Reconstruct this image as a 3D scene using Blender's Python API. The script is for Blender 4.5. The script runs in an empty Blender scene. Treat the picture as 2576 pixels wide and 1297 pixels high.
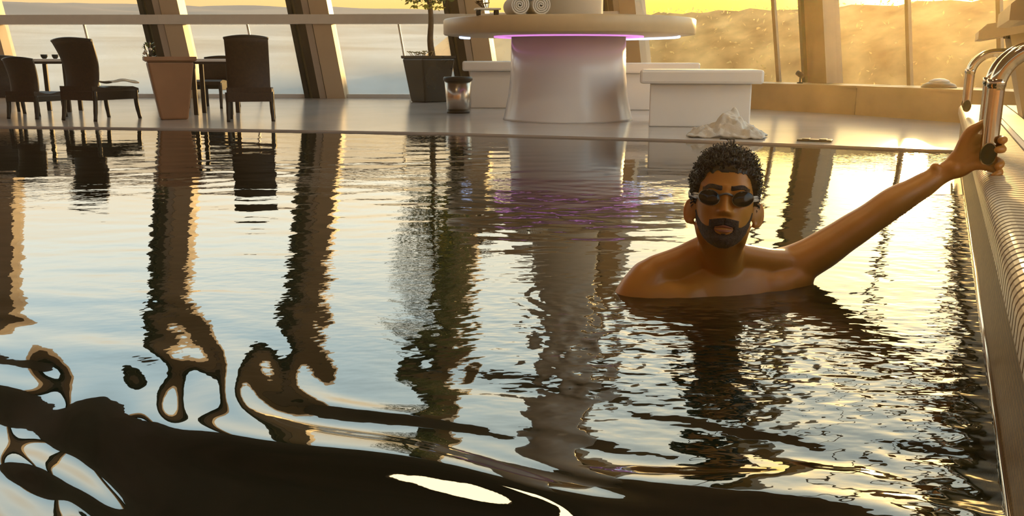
import bpy, bmesh, math, random
import numpy as np
from mathutils import Vector, Matrix, noise

random.seed(7)
RNG = np.random.default_rng(11)
scn = bpy.context.scene
C = scn.collection

# ------------------------------------------------------------------ camera
F_PX, EYE = 2230.0, 0.60
PITCH = math.atan((648.5 - 150.0) / F_PX)
cam_d = bpy.data.cameras.new('camera')
cam_d.sensor_width = 36.0
cam_d.lens = 36.0 * F_PX / 2576.0
cam_d.clip_start = 0.02
cam_d.clip_end = 2000
cam = bpy.data.objects.new('camera', cam_d)
cam.location = (0, 0, EYE)
cam.rotation_euler = (math.pi / 2 - PITCH, 0, 0)
C.objects.link(cam)
scn.camera = cam

# ------------------------------------------------------------------ view
scn.view_settings.view_transform = 'Standard'
scn.view_settings.look = 'None'
scn.view_settings.gamma = 1.0
scn.view_settings.use_curve_mapping = False
scn.view_settings.exposure = 0.0
scn.cycles.sample_clamp_indirect = 6.0
scn.cycles.max_bounces = 4
scn.cycles.diffuse_bounces = 2
scn.cycles.glossy_bounces = 3
scn.cycles.transparent_max_bounces = 10
scn.cycles.caustics_reflective = False
scn.cycles.use_light_tree = False

# ------------------------------------------------------------------ sky and sun
SUN_AZ, SUN_EL = math.radians(24.3), math.radians(6.6)
SUN_DIR = Vector((math.sin(SUN_AZ) * math.cos(SUN_EL), math.cos(SUN_AZ) * math.cos(SUN_EL), math.sin(SUN_EL)))
world = bpy.data.worlds.new('sunset_sky')
scn.world = world
world.use_nodes = True
nt = world.node_tree
nt.nodes.clear()
tc = nt.nodes.new('ShaderNodeTexCoord')
sep = nt.nodes.new('ShaderNodeSeparateXYZ')
nt.links.new(tc.outputs['Generated'], sep.inputs[0])
ramp = nt.nodes.new('ShaderNodeValToRGB')
cr = ramp.color_ramp
STOPS = [(0.0, (.30, .22, .16)), (.01, (.92, .56, .26)), (.06, (1.05, .70, .34)), (.12, (1.70, 1.42, 1.0)),
         (.20, (1.95, 2.0, 1.75)), (.34, (1.5, 1.95, 2.05)), (.7, (.85, 1.2, 1.35)), (1.0, (.6, .9, 1.1))]
SC = 2.2
cr.elements[0].position = 0.0
cr.elements[1].position = 1.0
for i, (p_, c_) in enumerate(STOPS):
    e = cr.elements[0] if i == 0 else (cr.elements[-1] if i == len(STOPS) - 1 else cr.elements.new(p_))
    e.position = p_
    e.color = (c_[0] / SC, c_[1] / SC, c_[2] / SC, 1)
nt.links.new(sep.outputs['Z'], ramp.inputs['Fac'])
dot = nt.nodes.new('ShaderNodeVectorMath'); dot.operation = 'DOT_PRODUCT'
nt.links.new(tc.outputs['Generated'], dot.inputs[0]); dot.inputs[1].default_value = SUN_DIR
mx = nt.nodes.new('ShaderNodeMath'); mx.operation = 'MAXIMUM'; mx.inputs[1].default_value = 0
nt.links.new(dot.outputs['Value'], mx.inputs[0])
def glow(power, col):
    pw = nt.nodes.new('ShaderNodeMath'); pw.operation = 'POWER'; pw.inputs[1].default_value = power
    nt.links.new(mx.outputs[0], pw.inputs[0])
    sc_ = nt.nodes.new('ShaderNodeVectorMath'); sc_.operation = 'SCALE'; sc_.inputs[0].default_value = col
    nt.links.new(pw.outputs[0], sc_.inputs['Scale'])
    return sc_.outputs[0]
g1 = glow(7, (.75, .30, -.26))
g2 = glow(55, (3.2, 1.9, .25))
g3 = glow(420, (7, 5.6, 2.6))
sky_sc = nt.nodes.new('ShaderNodeVectorMath'); sky_sc.operation = 'SCALE'; sky_sc.inputs['Scale'].default_value = SC
nt.links.new(ramp.outputs[0], sky_sc.inputs[0])
cur = sky_sc.outputs[0]
for g in (g1, g2, g3):
    ad = nt.nodes.new('ShaderNodeVectorMath'); ad.operation = 'ADD'
    nt.links.new(cur, ad.inputs[0]); nt.links.new(g, ad.inputs[1]); cur = ad.outputs[0]
cl = nt.nodes.new('ShaderNodeVectorMath'); cl.operation = 'MAXIMUM'; cl.inputs[1].default_value = (.02, .02, .02)
nt.links.new(cur, cl.inputs[0])
bg = nt.nodes.new('ShaderNodeBackground'); bg.inputs['Strength'].default_value = 1.06
nt.links.new(cl.outputs[0], bg.inputs['Color'])
wo = nt.nodes.new('ShaderNodeOutputWorld')
nt.links.new(bg.outputs[0], wo.inputs['Surface'])

sun_d = bpy.data.lights.new('sun', 'SUN')
sun_d.energy = 7.0
sun_d.angle = math.radians(1.6)
sun_d.color = (1.0, .60, .20)
sun_o = bpy.data.objects.new('sun', sun_d)
sun_o.rotation_euler = SUN_DIR.to_track_quat('Z', 'Y').to_euler()
C.objects.link(sun_o)

# ------------------------------------------------------------------ helpers
def ray(x, y):
    u = (x - 1288.0) / F_PX; v = (648.5 - y) / F_PX
    return Vector((u, math.cos(PITCH) + v * math.sin(PITCH), -math.sin(PITCH) + v * math.cos(PITCH)))
def G(x, y, z=0.014):
    d = ray(x, y); t = (z - EYE) / d.z
    return Vector((d.x * t, d.y * t, z))
def Q(x, y, Y):
    d = ray(x, y); t = Y / d.y
    return Vector((d.x * t, Y, EYE + d.z * t))

def mat(name, col, rough=.6, metal=0.0, spec=.5, var=0.0, scale=8.0, ior=1.45, bump=0.0, bscale=60, trans=0.0,
        emit=None, estr=0.0, sss=0.0, sssr=(1, .3, .12), coat=0.0, stretch=None):
    m = bpy.data.materials.new(name)
    m.use_nodes = True
    n = m.node_tree.nodes; L = m.node_tree.links
    b = n['Principled BSDF']
    b.inputs['Base Color'].default_value = (*col, 1)
    b.inputs['Roughness'].default_value = rough
    b.inputs['Metallic'].default_value = metal
    b.inputs['IOR'].default_value = ior
    b.inputs['Specular IOR Level'].default_value = spec
    b.inputs['Coat Weight'].default_value = coat
    if sss:
        b.inputs['Subsurface Weight'].default_value = sss
        b.inputs['Subsurface Radius'].default_value = sssr
        b.inputs['Subsurface Scale'].default_value = .012
    if emit:
        b.inputs['Emission Color'].default_value = (*emit, 1)
        b.inputs['Emission Strength'].default_value = estr
    if var or bump:
        t = n.new('ShaderNodeTexCoord')
        mp = n.new('ShaderNodeMapping')
        if stretch: mp.inputs['Scale'].default_value = stretch
        L.new(t.outputs['Object'], mp.inputs[0])
    if var:
        nz = n.new('ShaderNodeTexNoise'); nz.inputs['Scale'].default_value = scale; nz.inputs['Detail'].default_value = 5
        L.new(mp.outputs[0], nz.inputs['Vector'])
        mr = n.new('ShaderNodeMapRange')
        mr.inputs['From Min'].default_value = .25; mr.inputs['From Max'].default_value = .75
        mr.inputs['To Min'].default_value = 1 - var; mr.inputs['To Max'].default_value = 1 + var
        L.new(nz.outputs['Fac'], mr.inputs['Value'])
        vm = n.new('ShaderNodeVectorMath'); vm.operation = 'SCALE'; vm.inputs[0].default_value = col
        L.new(mr.outputs[0], vm.inputs['Scale']); L.new(vm.outputs[0], b.inputs['Base Color'])
    if bump:
        nb = n.new('ShaderNodeTexNoise'); nb.inputs['Scale'].default_value = bscale; nb.inputs['Detail'].default_value = 4
        L.new(mp.outputs[0], nb.inputs['Vector'])
        bp = n.new('ShaderNodeBump'); bp.inputs['Strength'].default_value = bump; bp.inputs['Distance'].default_value = .01
        L.new(nb.outputs['Fac'], bp.inputs['Height']); L.new(bp.outputs[0], b.inputs['Normal'])
    if trans:
        out = n['Material Output']
        tr = n.new('ShaderNodeBsdfTranslucent'); tr.inputs['Color'].default_value = (*col, 1)
        mxs = n.new('ShaderNodeMixShader'); mxs.inputs[0].default_value = trans
        L.new(b.outputs[0], mxs.inputs[1]); L.new(tr.outputs[0], mxs.inputs[2]); L.new(mxs.outputs[0], out.inputs[0])
    return m

def glass_mat(name, tint=(1, 1, 1), haze=0.0, haze_col=(.7, .75, .78), refl=.06):
    m = bpy.data.materials.new(name); m.use_nodes = True
    n = m.node_tree.nodes; L = m.node_tree.links; n.clear()
    out = n.new('ShaderNodeOutputMaterial')
    tp = n.new('ShaderNodeBsdfTransparent'); tp.inputs[0].default_value = (*tint, 1)
    gl = n.new('ShaderNodeBsdfGlossy'); gl.inputs['Roughness'].default_value = .02
    lw = n.new('ShaderNodeLayerWeight'); lw.inputs[0].default_value = refl
    m1 = n.new('ShaderNodeMixShader')
    L.new(lw.outputs['Fresnel'], m1.inputs[0]); L.new(tp.outputs[0], m1.inputs[1]); L.new(gl.outputs[0], m1.inputs[2])
    cur = m1.outputs[0]
    if haze:
        df = n.new('ShaderNodeBsdfDiffuse'); df.inputs[0].default_value = (*haze_col, 1)
        tl = n.new('ShaderNodeBsdfTranslucent'); tl.inputs[0].default_value = (*haze_col, 1)
        m2 = n.new('ShaderNodeMixShader'); m2.inputs[0].default_value = .5
        L.new(df.outputs[0], m2.inputs[1]); L.new(tl.outputs[0], m2.inputs[2])
        m3 = n.new('ShaderNodeMixShader')
        t = n.new('ShaderNodeTexCoord'); nz = n.new('ShaderNodeTexNoise'); nz.inputs['Scale'].default_value = .9
        L.new(t.outputs['Object'], nz.inputs['Vector'])
        mr = n.new('ShaderNodeMapRange'); mr.inputs['From Min'].default_value = .3; mr.inputs['From Max'].default_value = .7
        mr.inputs['To Min'].default_value = haze * .6; mr.inputs['To Max'].default_value = min(1, haze * 1.4)
        L.new(nz.outputs['Fac'], mr.inputs[0]); L.new(mr.outputs[0], m3.inputs[0])
        L.new(cur, m3.inputs[1]); L.new(m2.outputs[0], m3.inputs[2]); cur = m3.outputs[0]
    L.new(cur, out.inputs[0])
    return m

class MB:
    """collects shapes for one mesh object"""
    def __init__(s): s.v = []; s.f = []; s.sm = []
    def add(s, vs, fs, smooth=False):
        o = len(s.v); s.v += [tuple(v) for v in vs]
        s.f += [tuple(i + o for i in f) for f in fs]; s.sm += [smooth] * len(fs)
        return s
    def box(s, c, d, M=None, bevel=0.0):
        x, y, z = d[0] / 2, d[1] / 2, d[2] / 2
        b = min(bevel, x * .45, y * .45, z * .45)
        if b <= 0:
            vs = [Vector((i * x, j * y, k * z)) for i in (-1, 1) for j in (-1, 1) for k in (-1, 1)]
            fs = [(0, 1, 3, 2), (4, 6, 7, 5), (0, 4, 5, 1), (2, 3, 7, 6), (0, 2, 6, 4), (1, 5, 7, 3)]
        else:
            bm = bmesh.new(); bmesh.ops.create_cube(bm, size=1)
            bmesh.ops.scale(bm, vec=(2 * x, 2 * y, 2 * z), verts=bm.verts)
            bmesh.ops.bevel(bm, geom=bm.edges[:], offset=b, segments=2, affect='EDGES', profile=.5)
            bm.verts.index_update()
            vs = [v.co.copy() for v in bm.verts]; fs = [tuple(v.index for v in f.verts) for f in bm.faces]; bm.free()
        c = Vector(c)
        vs = [(M @ v if M else v) + c for v in vs]
        return s.add(vs, fs)
    def tube(s, pts, r, n=12, caps=True, flat=None, smooth=True):
        pts = [Vector(p) for p in pts]
        rs = r if isinstance(r, (list, tuple)) else [r] * len(pts)
        rings = []; up = None
        for i, p in enumerate(pts):
            t = (pts[min(i + 1, len(pts) - 1)] - pts[max(i - 1, 0)])
            t = t.normalized() if t.length > 1e-9 else Vector((0, 0, 1))
            if up is None:
                up = Vector((0, 0, 1)) if abs(t.z) < .9 else Vector((1, 0, 0))
            a = (up - t * up.dot(t)).normalized(); b = t.cross(a); up = a
            rr = rs[i] if isinstance(rs[i], tuple) else (rs[i], rs[i])
            rings.append([p + a * math.cos(2 * math.pi * k / n) * rr[0] + b * math.sin(2 * math.pi * k / n) * rr[1] for k in range(n)])
        vs = [v for rg in rings for v in rg]
        fs = [(i * n + k, i * n + (k + 1) % n, (i + 1) * n + (k + 1) % n, (i + 1) * n + k) for i in range(len(pts) - 1) for k in range(n)]
        s.add(vs, fs, smooth)
        if caps:
            o = len(s.v) - len(vs)
            s.f.append(tuple(o + k for k in reversed(range(n)))); s.sm.append(False)
            s.f.append(tuple(o + (len(pts) - 1) * n + k for k in range(n))); s.sm.append(False)
        return s
    def lathe(s, prof, c=(0, 0, 0), n=40, smooth=True, caps=True):
        c = Vector(c)
        vs = [c + Vector((r * math.cos(2 * math.pi * k / n), r * math.sin(2 * math.pi * k / n), z)) for r, z in prof for k in range(n)]
        fs = [(i * n + k, i * n + (k + 1) % n, (i + 1) * n + (k + 1) % n, (i + 1) * n + k) for i in range(len(prof) - 1) for k in range(n)]
        s.add(vs, fs, smooth)
        if caps:
            o = len(s.v) - len(vs)
            s.f.append(tuple(o + k for k in reversed(range(n)))); s.sm.append(False)
            s.f.append(tuple(o + (len(prof) - 1) * n + k for k in range(n))); s.sm.append(False)
        return s
    def prism(s, poly, z0, z1):
        n = len(poly)
        vs = [(p[0], p[1], z0) for p in poly] + [(p[0], p[1], z1) for p in poly]
        fs = [tuple(reversed(range(n))), tuple(range(n, 2 * n))] + [(k, (k + 1) % n, n + (k + 1) % n, n + k) for k in range(n)]
        return s.add(vs, fs)
    def hexa(s, b4, t4):
        return s.add(list(b4) + list(t4), [(3, 2, 1, 0), (4, 5, 6, 7)] + [(k, (k + 1) % 4, 4 + (k + 1) % 4, 4 + k) for k in range(4)])
    def mesh(s, name):
        me = bpy.data.meshes.new(name)
        me.from_pydata(s.v, [], s.f); me.update()
        me.polygons.foreach_set('use_smooth', s.sm)
        return me
    def build(s, name, m, parent=None, fix=True):
        me = s.mesh(name)
        if fix:
            bm = bmesh.new(); bm.from_mesh(me); bmesh.ops.recalc_face_normals(bm, faces=bm.faces); bm.to_mesh(me); bm.free()
        me.materials.append(m)
        o = bpy.data.objects.new(name, me); C.objects.link(o)
        if parent: o.parent = parent
        return o

def tag(o, label=None, cat=None, group=None, kind=None):
    if label: o['label'] = label
    if cat: o['category'] = cat
    if group: o['group'] = group
    if kind: o['kind'] = kind
    return o
def thing(name, label, cat, loc=(0, 0, 0), rz=0.0, group=None):
    o = bpy.data.objects.new(name, None); o.empty_display_size = .1; C.objects.link(o)
    o.location = loc; o.rotation_euler = (0, 0, rz)
    return tag(o, label, cat, group)
def struct(o, label=None):
    o['kind'] = 'structure'
    if label: o['label'] = label
    return o
def bez(p0, p1, p2, p3, n):
    out = []
    for i in range(n + 1):
        t = i / n; u = 1 - t
        out.append(Vector(p0) * u ** 3 + Vector(p1) * 3 * u * u * t + Vector(p2) * 3 * u * t * t + Vector(p3) * t ** 3)
    return out
def catmull(pts, n=6):
    pts = [Vector(p) for p in pts]; out = []
    for i in range(len(pts) - 1):
        a = pts[max(i - 1, 0)]; b = pts[i]; c = pts[i + 1]; d = pts[min(i + 2, len(pts) - 1)]
        for k in range(n):
            t = k / n
            out.append(.5 * ((2 * b) + (c - a) * t + (2 * a - 5 * b + 4 * c - d) * t * t + (3 * b - a - 3 * c + d) * t ** 3))
    out.append(pts[-1]); return out
def fillet(pts, r, n=8):
    """polyline with rounded corners"""
    pts = [Vector(p) for p in pts]; out = [pts[0]]
    for i in range(1, len(pts) - 1):
        a = (pts[i - 1] - pts[i]).normalized(); b = (pts[i + 1] - pts[i]).normalized()
        p0 = pts[i] + a * r; p2 = pts[i] + b * r
        for k in range(n + 1):
            t = k / n; out.append(p0 * (1 - t) ** 2 + pts[i] * 2 * t * (1 - t) + p2 * t * t)
    out.append(pts[-1]); return out

# ------------------------------------------------------------------ materials
M = {}
M['deck'] = mat('polished_deck_stone', (.54, .48, .44), .17, var=.10, scale=1.3, bump=.05, bscale=9)
M['ceiling'] = mat('dark_ceiling', (.24, .15, .11), .7, var=.2, scale=.6)
M['black'] = mat('black_rubber', (.012, .011, .010), .45)
M['olive'] = mat('olive_gasket', (.22, .18, .11), .5)
M['brown'] = mat('dark_brown_metal', (.045, .028, .016), .4)
M['beige'] = mat('beige_metal', (.46, .36, .28), .45, var=.06)
M['tan'] = mat('tan_cladding', (.58, .42, .27), .5, var=.06, scale=2)
M['bronze'] = mat('bronze_metal', (.20, .13, .07), .35, metal=.5, var=.15, scale=3)
M['white'] = mat('white_lacquer', (.80, .76, .72), .22, var=.03, scale=2)
M['cream'] = mat('cream_paint', (.78, .70, .60), .4, var=.05)
M['counter'] = mat('golden_counter', (.60, .44, .26), .35, var=.06)
M['ledge'] = mat('sandy_stone', (.40, .26, .11), .5, var=.16, scale=2.5)
M['glass'] = glass_mat('window_glass', (.97, .97, .96))
M['glass_low'] = glass_mat('hazy_glass', (.95, .95, .95), .28, (.60, .63, .64))
M['wicker'] = mat('brown_woven_mesh', (.045, .020, .009), .55, var=.25, scale=40, bump=.3, bscale=160)
M['darkframe'] = mat('dark_brown_frame', (.030, .018, .012), .4)
M['terracotta'] = mat('terracotta_pot', (.34, .17, .085), .55, var=.12, scale=5)
M['soil'] = mat('soil', (.05, .035, .02), .9)
M['darkpot'] = mat('dark_brown_glazed_pot', (.022, .013, .008), .25, var=.3, scale=3)
M['steel'] = mat('brushed_steel', (.58, .50, .42), .25, metal=1.0, var=.05, scale=20)
M['chrome'] = mat('polished_steel', (.72, .62, .48), .10, metal=1.0)
M['towel'] = mat('white_towel', (.72, .66, .58), .95, bump=.5, bscale=180)
M['led'] = mat('led_strip', (.7, .7, 1), .4, emit=(.45, .62, 1.0), estr=2.2)
M['ledv'] = mat('violet_led_strip', (.6, .5, 1), .4, emit=(.80, .26, .80), estr=.9)
M['lamp'] = mat('lit_ceiling_panel', (1, 1, 1), .4, emit=(1.0, .76, .42), estr=15)
M['bark'] = mat('bark', (.13, .075, .035), .8, var=.3, scale=20, bump=.6, bscale=40)
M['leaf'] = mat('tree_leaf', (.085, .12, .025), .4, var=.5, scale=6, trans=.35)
M['leaf_lit'] = mat('leaf_sunlit_tint', (.40, .34, .05), .5, var=.3, scale=6, trans=.5)  # brighter yellow puts the sunlight into the leaf colour
M['flower'] = mat('cream_petal', (.75, .55, .25), .6, trans=.3)
M['mosaic'] = None
M['grate'] = mat('grating_plastic', (.60, .48, .34), .35, var=.05)
M['block'] = mat('block_shell', (.55, .40, .20), .5, var=.06)
M['plank'] = mat('decking_plank', (.60, .50, .34), .5, var=.12, scale=4, stretch=(1, 1, 1))

for k_ in ('led', 'ledv'): M[k_].cycles.emission_sampling = 'NONE'
M['lamp'].cycles.emission_sampling = 'FRONT'
def mosaic_mat():
    m = bpy.data.materials.new('mosaic_tile'); m.use_nodes = True
    n = m.node_tree.nodes; L = m.node_tree.links; b = n['Principled BSDF']
    t = n.new('ShaderNodeTexCoord'); mp = n.new('ShaderNodeMapping')
    L.new(t.outputs['UV'], mp.inputs[0])
    br = n.new('ShaderNodeTexBrick'); br.offset = 0
    br.inputs['Scale'].default_value = 1
    br.inputs['Brick Width'].default_value = .0125; br.inputs['Row Height'].default_value = .0125
    br.inputs['Mortar Size'].default_value = .0016
    br.inputs['Color1'].default_value = (.33, .20, .07, 1); br.inputs['Color2'].default_value = (.21, .12, .04, 1)
    br.inputs['Mortar'].default_value = (.13, .09, .05, 1)
    L.new(mp.outputs[0], br.inputs['Vector']); L.new(br.outputs['Color'], b.inputs['Base Color'])
    bp = n.new('ShaderNodeBump'); bp.inputs['Strength'].default_value = .4; bp.inputs['Distance'].default_value = .002; bp.invert = True
    L.new(br.outputs['Fac'], bp.inputs['Height']); L.new(bp.outputs[0], b.inputs['Normal'])
    b.inputs['Roughness'].default_value = .5; b.inputs['Specular IOR Level'].default_value = .2
    return m
M['mosaic'] = mosaic_mat()

# ------------------------------------------------------------------ plan of the hall
A = Vector((.43022, .90272, 0)); N = Vector((.90272, -.43022, 0)); ZU = Vector((0, 0, 1))   # along / across the starting end
def SU(s, u, z): return A * s + N * u + ZU * z
EDGE = [(-14, 9.9), (-8, 8.6), (-4.65, 8.12), (-2.75, 7.83), (-.62, 7.39), (1.23, 6.74), (2.14, 6.30), (2.93, 5.90), (3.24, 5.73), (4.2, 5.2)]
WALL = [(-15, 14.8), (-8.1, 14.3), (-5.2, 14.2), (-2.9, 14.1), (-.5, 13.95), (1.75, 13.1), (3.72, 10.75), (5.0, 8.1), (5.75, 5.6), (6.1, 2.0)]
DECK_Z, CEIL_Z = .014, 6.0

mb = MB(); mb.prism(EDGE + [(7.5, 4.0)] + [(x + .9, y + .9) for x, y in reversed(WALL[:-1])], -.4, DECK_Z)
struct(mb.build('floor', M['deck']), 'polished pale stone pool deck')
mb = MB(); mb.prism([(-15.5, -8), (6.4, -8)] + [(x - .15 - .155 * 5.3 * 0, y) for x, y in reversed(WALL)], CEIL_Z, CEIL_Z + .25)
ceil = struct(mb.build('ceiling', M['ceiling']), 'dark brown ceiling high over the pool')

mb = MB(); mb.box((-4.5, -8.1, 2.4), (22.5, .3, 6.2)); struct(mb.build('wall_back', M['ceiling']), 'unseen plain brown wall added behind the viewpoint')  # out of view, added to cut the fill light from behind
mb = MB(); mb.box((-15.5, 3.4, 2.4), (.3, 23, 6.2)); struct(mb.build('wall_left', M['ceiling']), 'unseen plain brown wall added at the far left end')  # out of view, added to lower the ambient light from this side

# ------------------------------------------------------------------ water
def water():
    rows, cols = 760, 900
    t = np.linspace(0, 1, rows)
    k = 1 / (.75 + .0) ; Y0, Y1, off = .25, 9.7, .75
    inv = 1 / (Y0 + off) + (1 / (Y1 + off) - 1 / (Y0 + off)) * t
    Y = 1 / inv - off
    near = np.linspace(-2.2, .24, 26)[:-1]
    Y = np.concatenate([near, Y]); rows = len(Y)
    c = np.linspace(-1, 1, cols)
    Xg = c[None, :] * np.maximum(Y[:, None] + 1.9, 2.0) * .82 - np.maximum(Y[:, None] - .5, 0) * .22
    Yg = np.repeat(Y[:, None], cols, 1)
    X = Xg; D = np.sqrt(X * X + Yg * Yg)
    rng = np.random.default_rng(5)
    h = np.zeros_like(X)
    def vnoise(x, y, seed, scale):
        r = np.random.default_rng(seed); out = np.zeros_like(x)
        for i in range(7):
            a = r.uniform(0, 2 * math.pi); w = scale * r.uniform(.6, 1.7)
            out += np.sin((x * math.cos(a) + y * math.sin(a)) * w + r.uniform(0, 6.28))
        return out / 2.6
    # gentle long-crested ripples over the whole pool
    wx = X + .05 * vnoise(X, Yg, 1, 3.0); wy = Yg + .05 * vnoise(X, Yg, 2, 3.0)
    patch = .55 + .45 * np.clip(vnoise(X, Yg, 3, 1.4), -1, 1)
    for i in range(46):
        lam = math.exp(rng.uniform(math.log(.035), math.log(.45)))
        ang = math.pi / 2 + rng.normal(0, .42)
        kk = 2 * math.pi / lam
        fade = np.clip((lam * 55 / D - .25), 0, 1)              # short waves die out where the mesh cannot carry them
        h += fade * patch * .0040 / kk * np.sin(kk * (wx * math.cos(ang) + wy * math.sin(ang)) + rng.uniform(0, 6.28))
    # rings spreading from the swimmer
    for (px, py, lam, amp, fall) in ((.50, 2.22, .055, .00022, .30), (.86, 2.40, .07, .00020, .3), (.28, 2.2, .045, .0002, .25)):
        r = np.sqrt((X - px) ** 2 + (Yg - py) ** 2 * 1.3) + .012 * vnoise(X, Yg, 8, 14)
        h += amp * np.exp(-((r - .25).clip(0)) / fall) * np.sin(2 * math.pi * r / lam) * (r > .05)
    # chop in front of the swimmer and along the wall
    chop = np.exp(-(((X - .35) / .42) ** 2 + ((Yg - 1.75) / .38) ** 2))
    uw = X * N.x + Yg * N.y
    chop += .8 * np.exp(-((.14 - uw).clip(0) / .16)) * (Yg < 4)
    for i in range(22):
        lam = rng.uniform(.035, .10); ang = rng.uniform(0, 6.28); kk = 2 * math.pi / lam
        h += chop * .016 / kk * np.sin(kk * (wx * math.cos(ang) + wy * math.sin(ang)) + rng.uniform(0, 6.28))
    # broad swells rolling in near the camera, taller and reaching further out on the left
    lf = 1 / (1 + np.exp((X - .1) * 4.0))
    sw = np.exp(-((Yg - .90 - .28 * lf).clip(0) / (.28 + .28 * lf)) ** 1.5) * (.55 + .50 * lf)
    Xs, Ys = X - .62, Yg - .22
    qx = Xs + .17 * vnoise(Xs, Ys, 41, 2.7) + .03 * vnoise(Xs, Ys, 23, 9); qy = Ys + .17 * vnoise(Xs, Ys, 42, 2.7) + .03 * vnoise(Xs, Ys, 24, 9)
    for lam, ang, amp, ph in ((.66, .98, .0125, 2.6), (.40, 1.22, .0080, 2.1), (.27, .80, .0050, 4.0), (.19, 1.4, .0040, 1.0), (.14, .9, .0026, 5.0), (.10, 1.25, .0014, 3.0), (.065, 1.0, .0006, 2.0)):
        kk = 2 * math.pi / lam
        h += sw * amp * np.sin(kk * (qx * math.cos(ang) + qy * math.sin(ang)) + ph)
    h *= 1 / (1 + np.exp(-(Yg + 1.5) * 4))
    n = rows * cols
    co = np.stack([X, Yg, h], -1).reshape(-1).astype(np.float32)
    idx = np.arange(n).reshape(rows, cols)
    q = np.stack([idx[:-1, :-1], idx[:-1, 1:], idx[1:, 1:], idx[1:, :-1]], -1).reshape(-1, 4)
    me = bpy.data.meshes.new('pool_water')
    me.vertices.add(n); me.vertices.foreach_set('co', co)
    me.loops.add(q.size); me.loops.foreach_set('vertex_index', q.reshape(-1).astype(np.int32))
    me.polygons.add(len(q)); me.polygons.foreach_set('loop_start', np.arange(0, q.size, 4, dtype=np.int32))
    me.polygons.foreach_set('use_smooth', np.ones(len(q), bool))
    me.update(calc_edges=True)
    at = me.attributes.new('ruffle', 'FLOAT', 'POINT')
    ruf = (.045 + .75 * np.clip(chop, 0, 1) + .13 * np.clip(vnoise(X, Yg, 51, 2.2), 0, 1)) * (1 - .65 * np.clip(sw, 0, 1))
    at.data.foreach_set('value', ruf.reshape(-1).astype(np.float32))
    m = mat('pool_water', (.006, .011, .006), .015, ior=1.95, spec=.5)
    n_ = m.node_tree.nodes; L_ = m.node_tree.links; b_ = n_['Principled BSDF']
    tc_ = n_.new('ShaderNodeTexCoord'); mp_ = n_.new('ShaderNodeMapping'); mp_.inputs['Scale'].default_value = (.75, 1.25, 1)
    nz_ = n_.new('ShaderNodeTexNoise'); nz_.inputs['Scale'].default_value = 26; nz_.inputs['Detail'].default_value = 1.5
    L_.new(tc_.outputs['Object'], mp_.inputs[0]); L_.new(mp_.outputs[0], nz_.inputs['Vector'])
    av_ = n_.new('ShaderNodeAttribute'); av_.attribute_name = 'ruffle'
    ml_ = n_.new('ShaderNodeMath'); ml_.operation = 'MULTIPLY'; L_.new(nz_.outputs['Fac'], ml_.inputs[0]); L_.new(av_.outputs['Fac'], ml_.inputs[1])
    bp_ = n_.new('ShaderNodeBump'); bp_.inputs['Strength'].default_value = 1.0; bp_.inputs['Distance'].default_value = .0052
    L_.new(ml_.outputs[0], bp_.inputs['Height']); L_.new(bp_.outputs[0], b_.inputs['Normal'])
    me.materials.append(m)
    o = bpy.data.objects.new('pool_water', me); C.objects.link(o)
    tag(o, 'dark rippled pool water mirroring the sunset sky', None, None, 'structure')
    return o
water()

# ------------------------------------------------------------------ glass front: columns, panes, rail
LEAN = -.155
def wall_frame(i):
    p = Vector((*WALL[i], 0)); a = Vector((*WALL[max(i - 1, 0)], 0)); b = Vector((*WALL[min(i + 1, len(WALL) - 1)], 0))
    t = (b - a).normalized(); return p, t, Vector((-t.y, t.x, 0))     # tangent to the right, normal outwards
def slab(t0, t1, o0, o1, z0, z1, t, o, base):
    def P(tt, oo, z): return base + t * (tt + LEAN * z) + o * oo + ZU * z
    b4 = [P(t0, o0, z0), P(t1, o0, z0), P(t1, o1, z0), P(t0, o1, z0)]
    t4 = [P(t0, o0, z1), P(t1, o0, z1), P(t1, o1, z1), P(t0, o1, z1)]
    return MB().hexa(b4, t4)
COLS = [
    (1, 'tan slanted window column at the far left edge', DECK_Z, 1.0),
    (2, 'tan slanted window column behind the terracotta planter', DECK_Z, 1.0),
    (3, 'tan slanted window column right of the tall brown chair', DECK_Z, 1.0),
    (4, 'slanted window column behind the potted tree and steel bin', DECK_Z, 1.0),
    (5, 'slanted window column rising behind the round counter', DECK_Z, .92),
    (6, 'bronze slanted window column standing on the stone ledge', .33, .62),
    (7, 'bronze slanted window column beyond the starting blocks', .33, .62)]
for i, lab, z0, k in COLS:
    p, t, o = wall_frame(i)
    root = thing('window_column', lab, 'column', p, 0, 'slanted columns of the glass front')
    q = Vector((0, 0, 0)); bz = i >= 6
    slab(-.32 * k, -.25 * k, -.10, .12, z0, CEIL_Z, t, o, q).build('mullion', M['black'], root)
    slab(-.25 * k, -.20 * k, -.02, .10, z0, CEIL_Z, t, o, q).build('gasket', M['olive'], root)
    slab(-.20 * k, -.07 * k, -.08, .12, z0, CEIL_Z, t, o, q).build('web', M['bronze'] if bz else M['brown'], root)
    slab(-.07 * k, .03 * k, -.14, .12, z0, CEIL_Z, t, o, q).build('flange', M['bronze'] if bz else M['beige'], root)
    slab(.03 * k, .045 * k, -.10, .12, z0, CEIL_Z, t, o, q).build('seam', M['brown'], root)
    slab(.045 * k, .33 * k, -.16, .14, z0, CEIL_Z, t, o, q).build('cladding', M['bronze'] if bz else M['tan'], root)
nwin = 0
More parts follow.
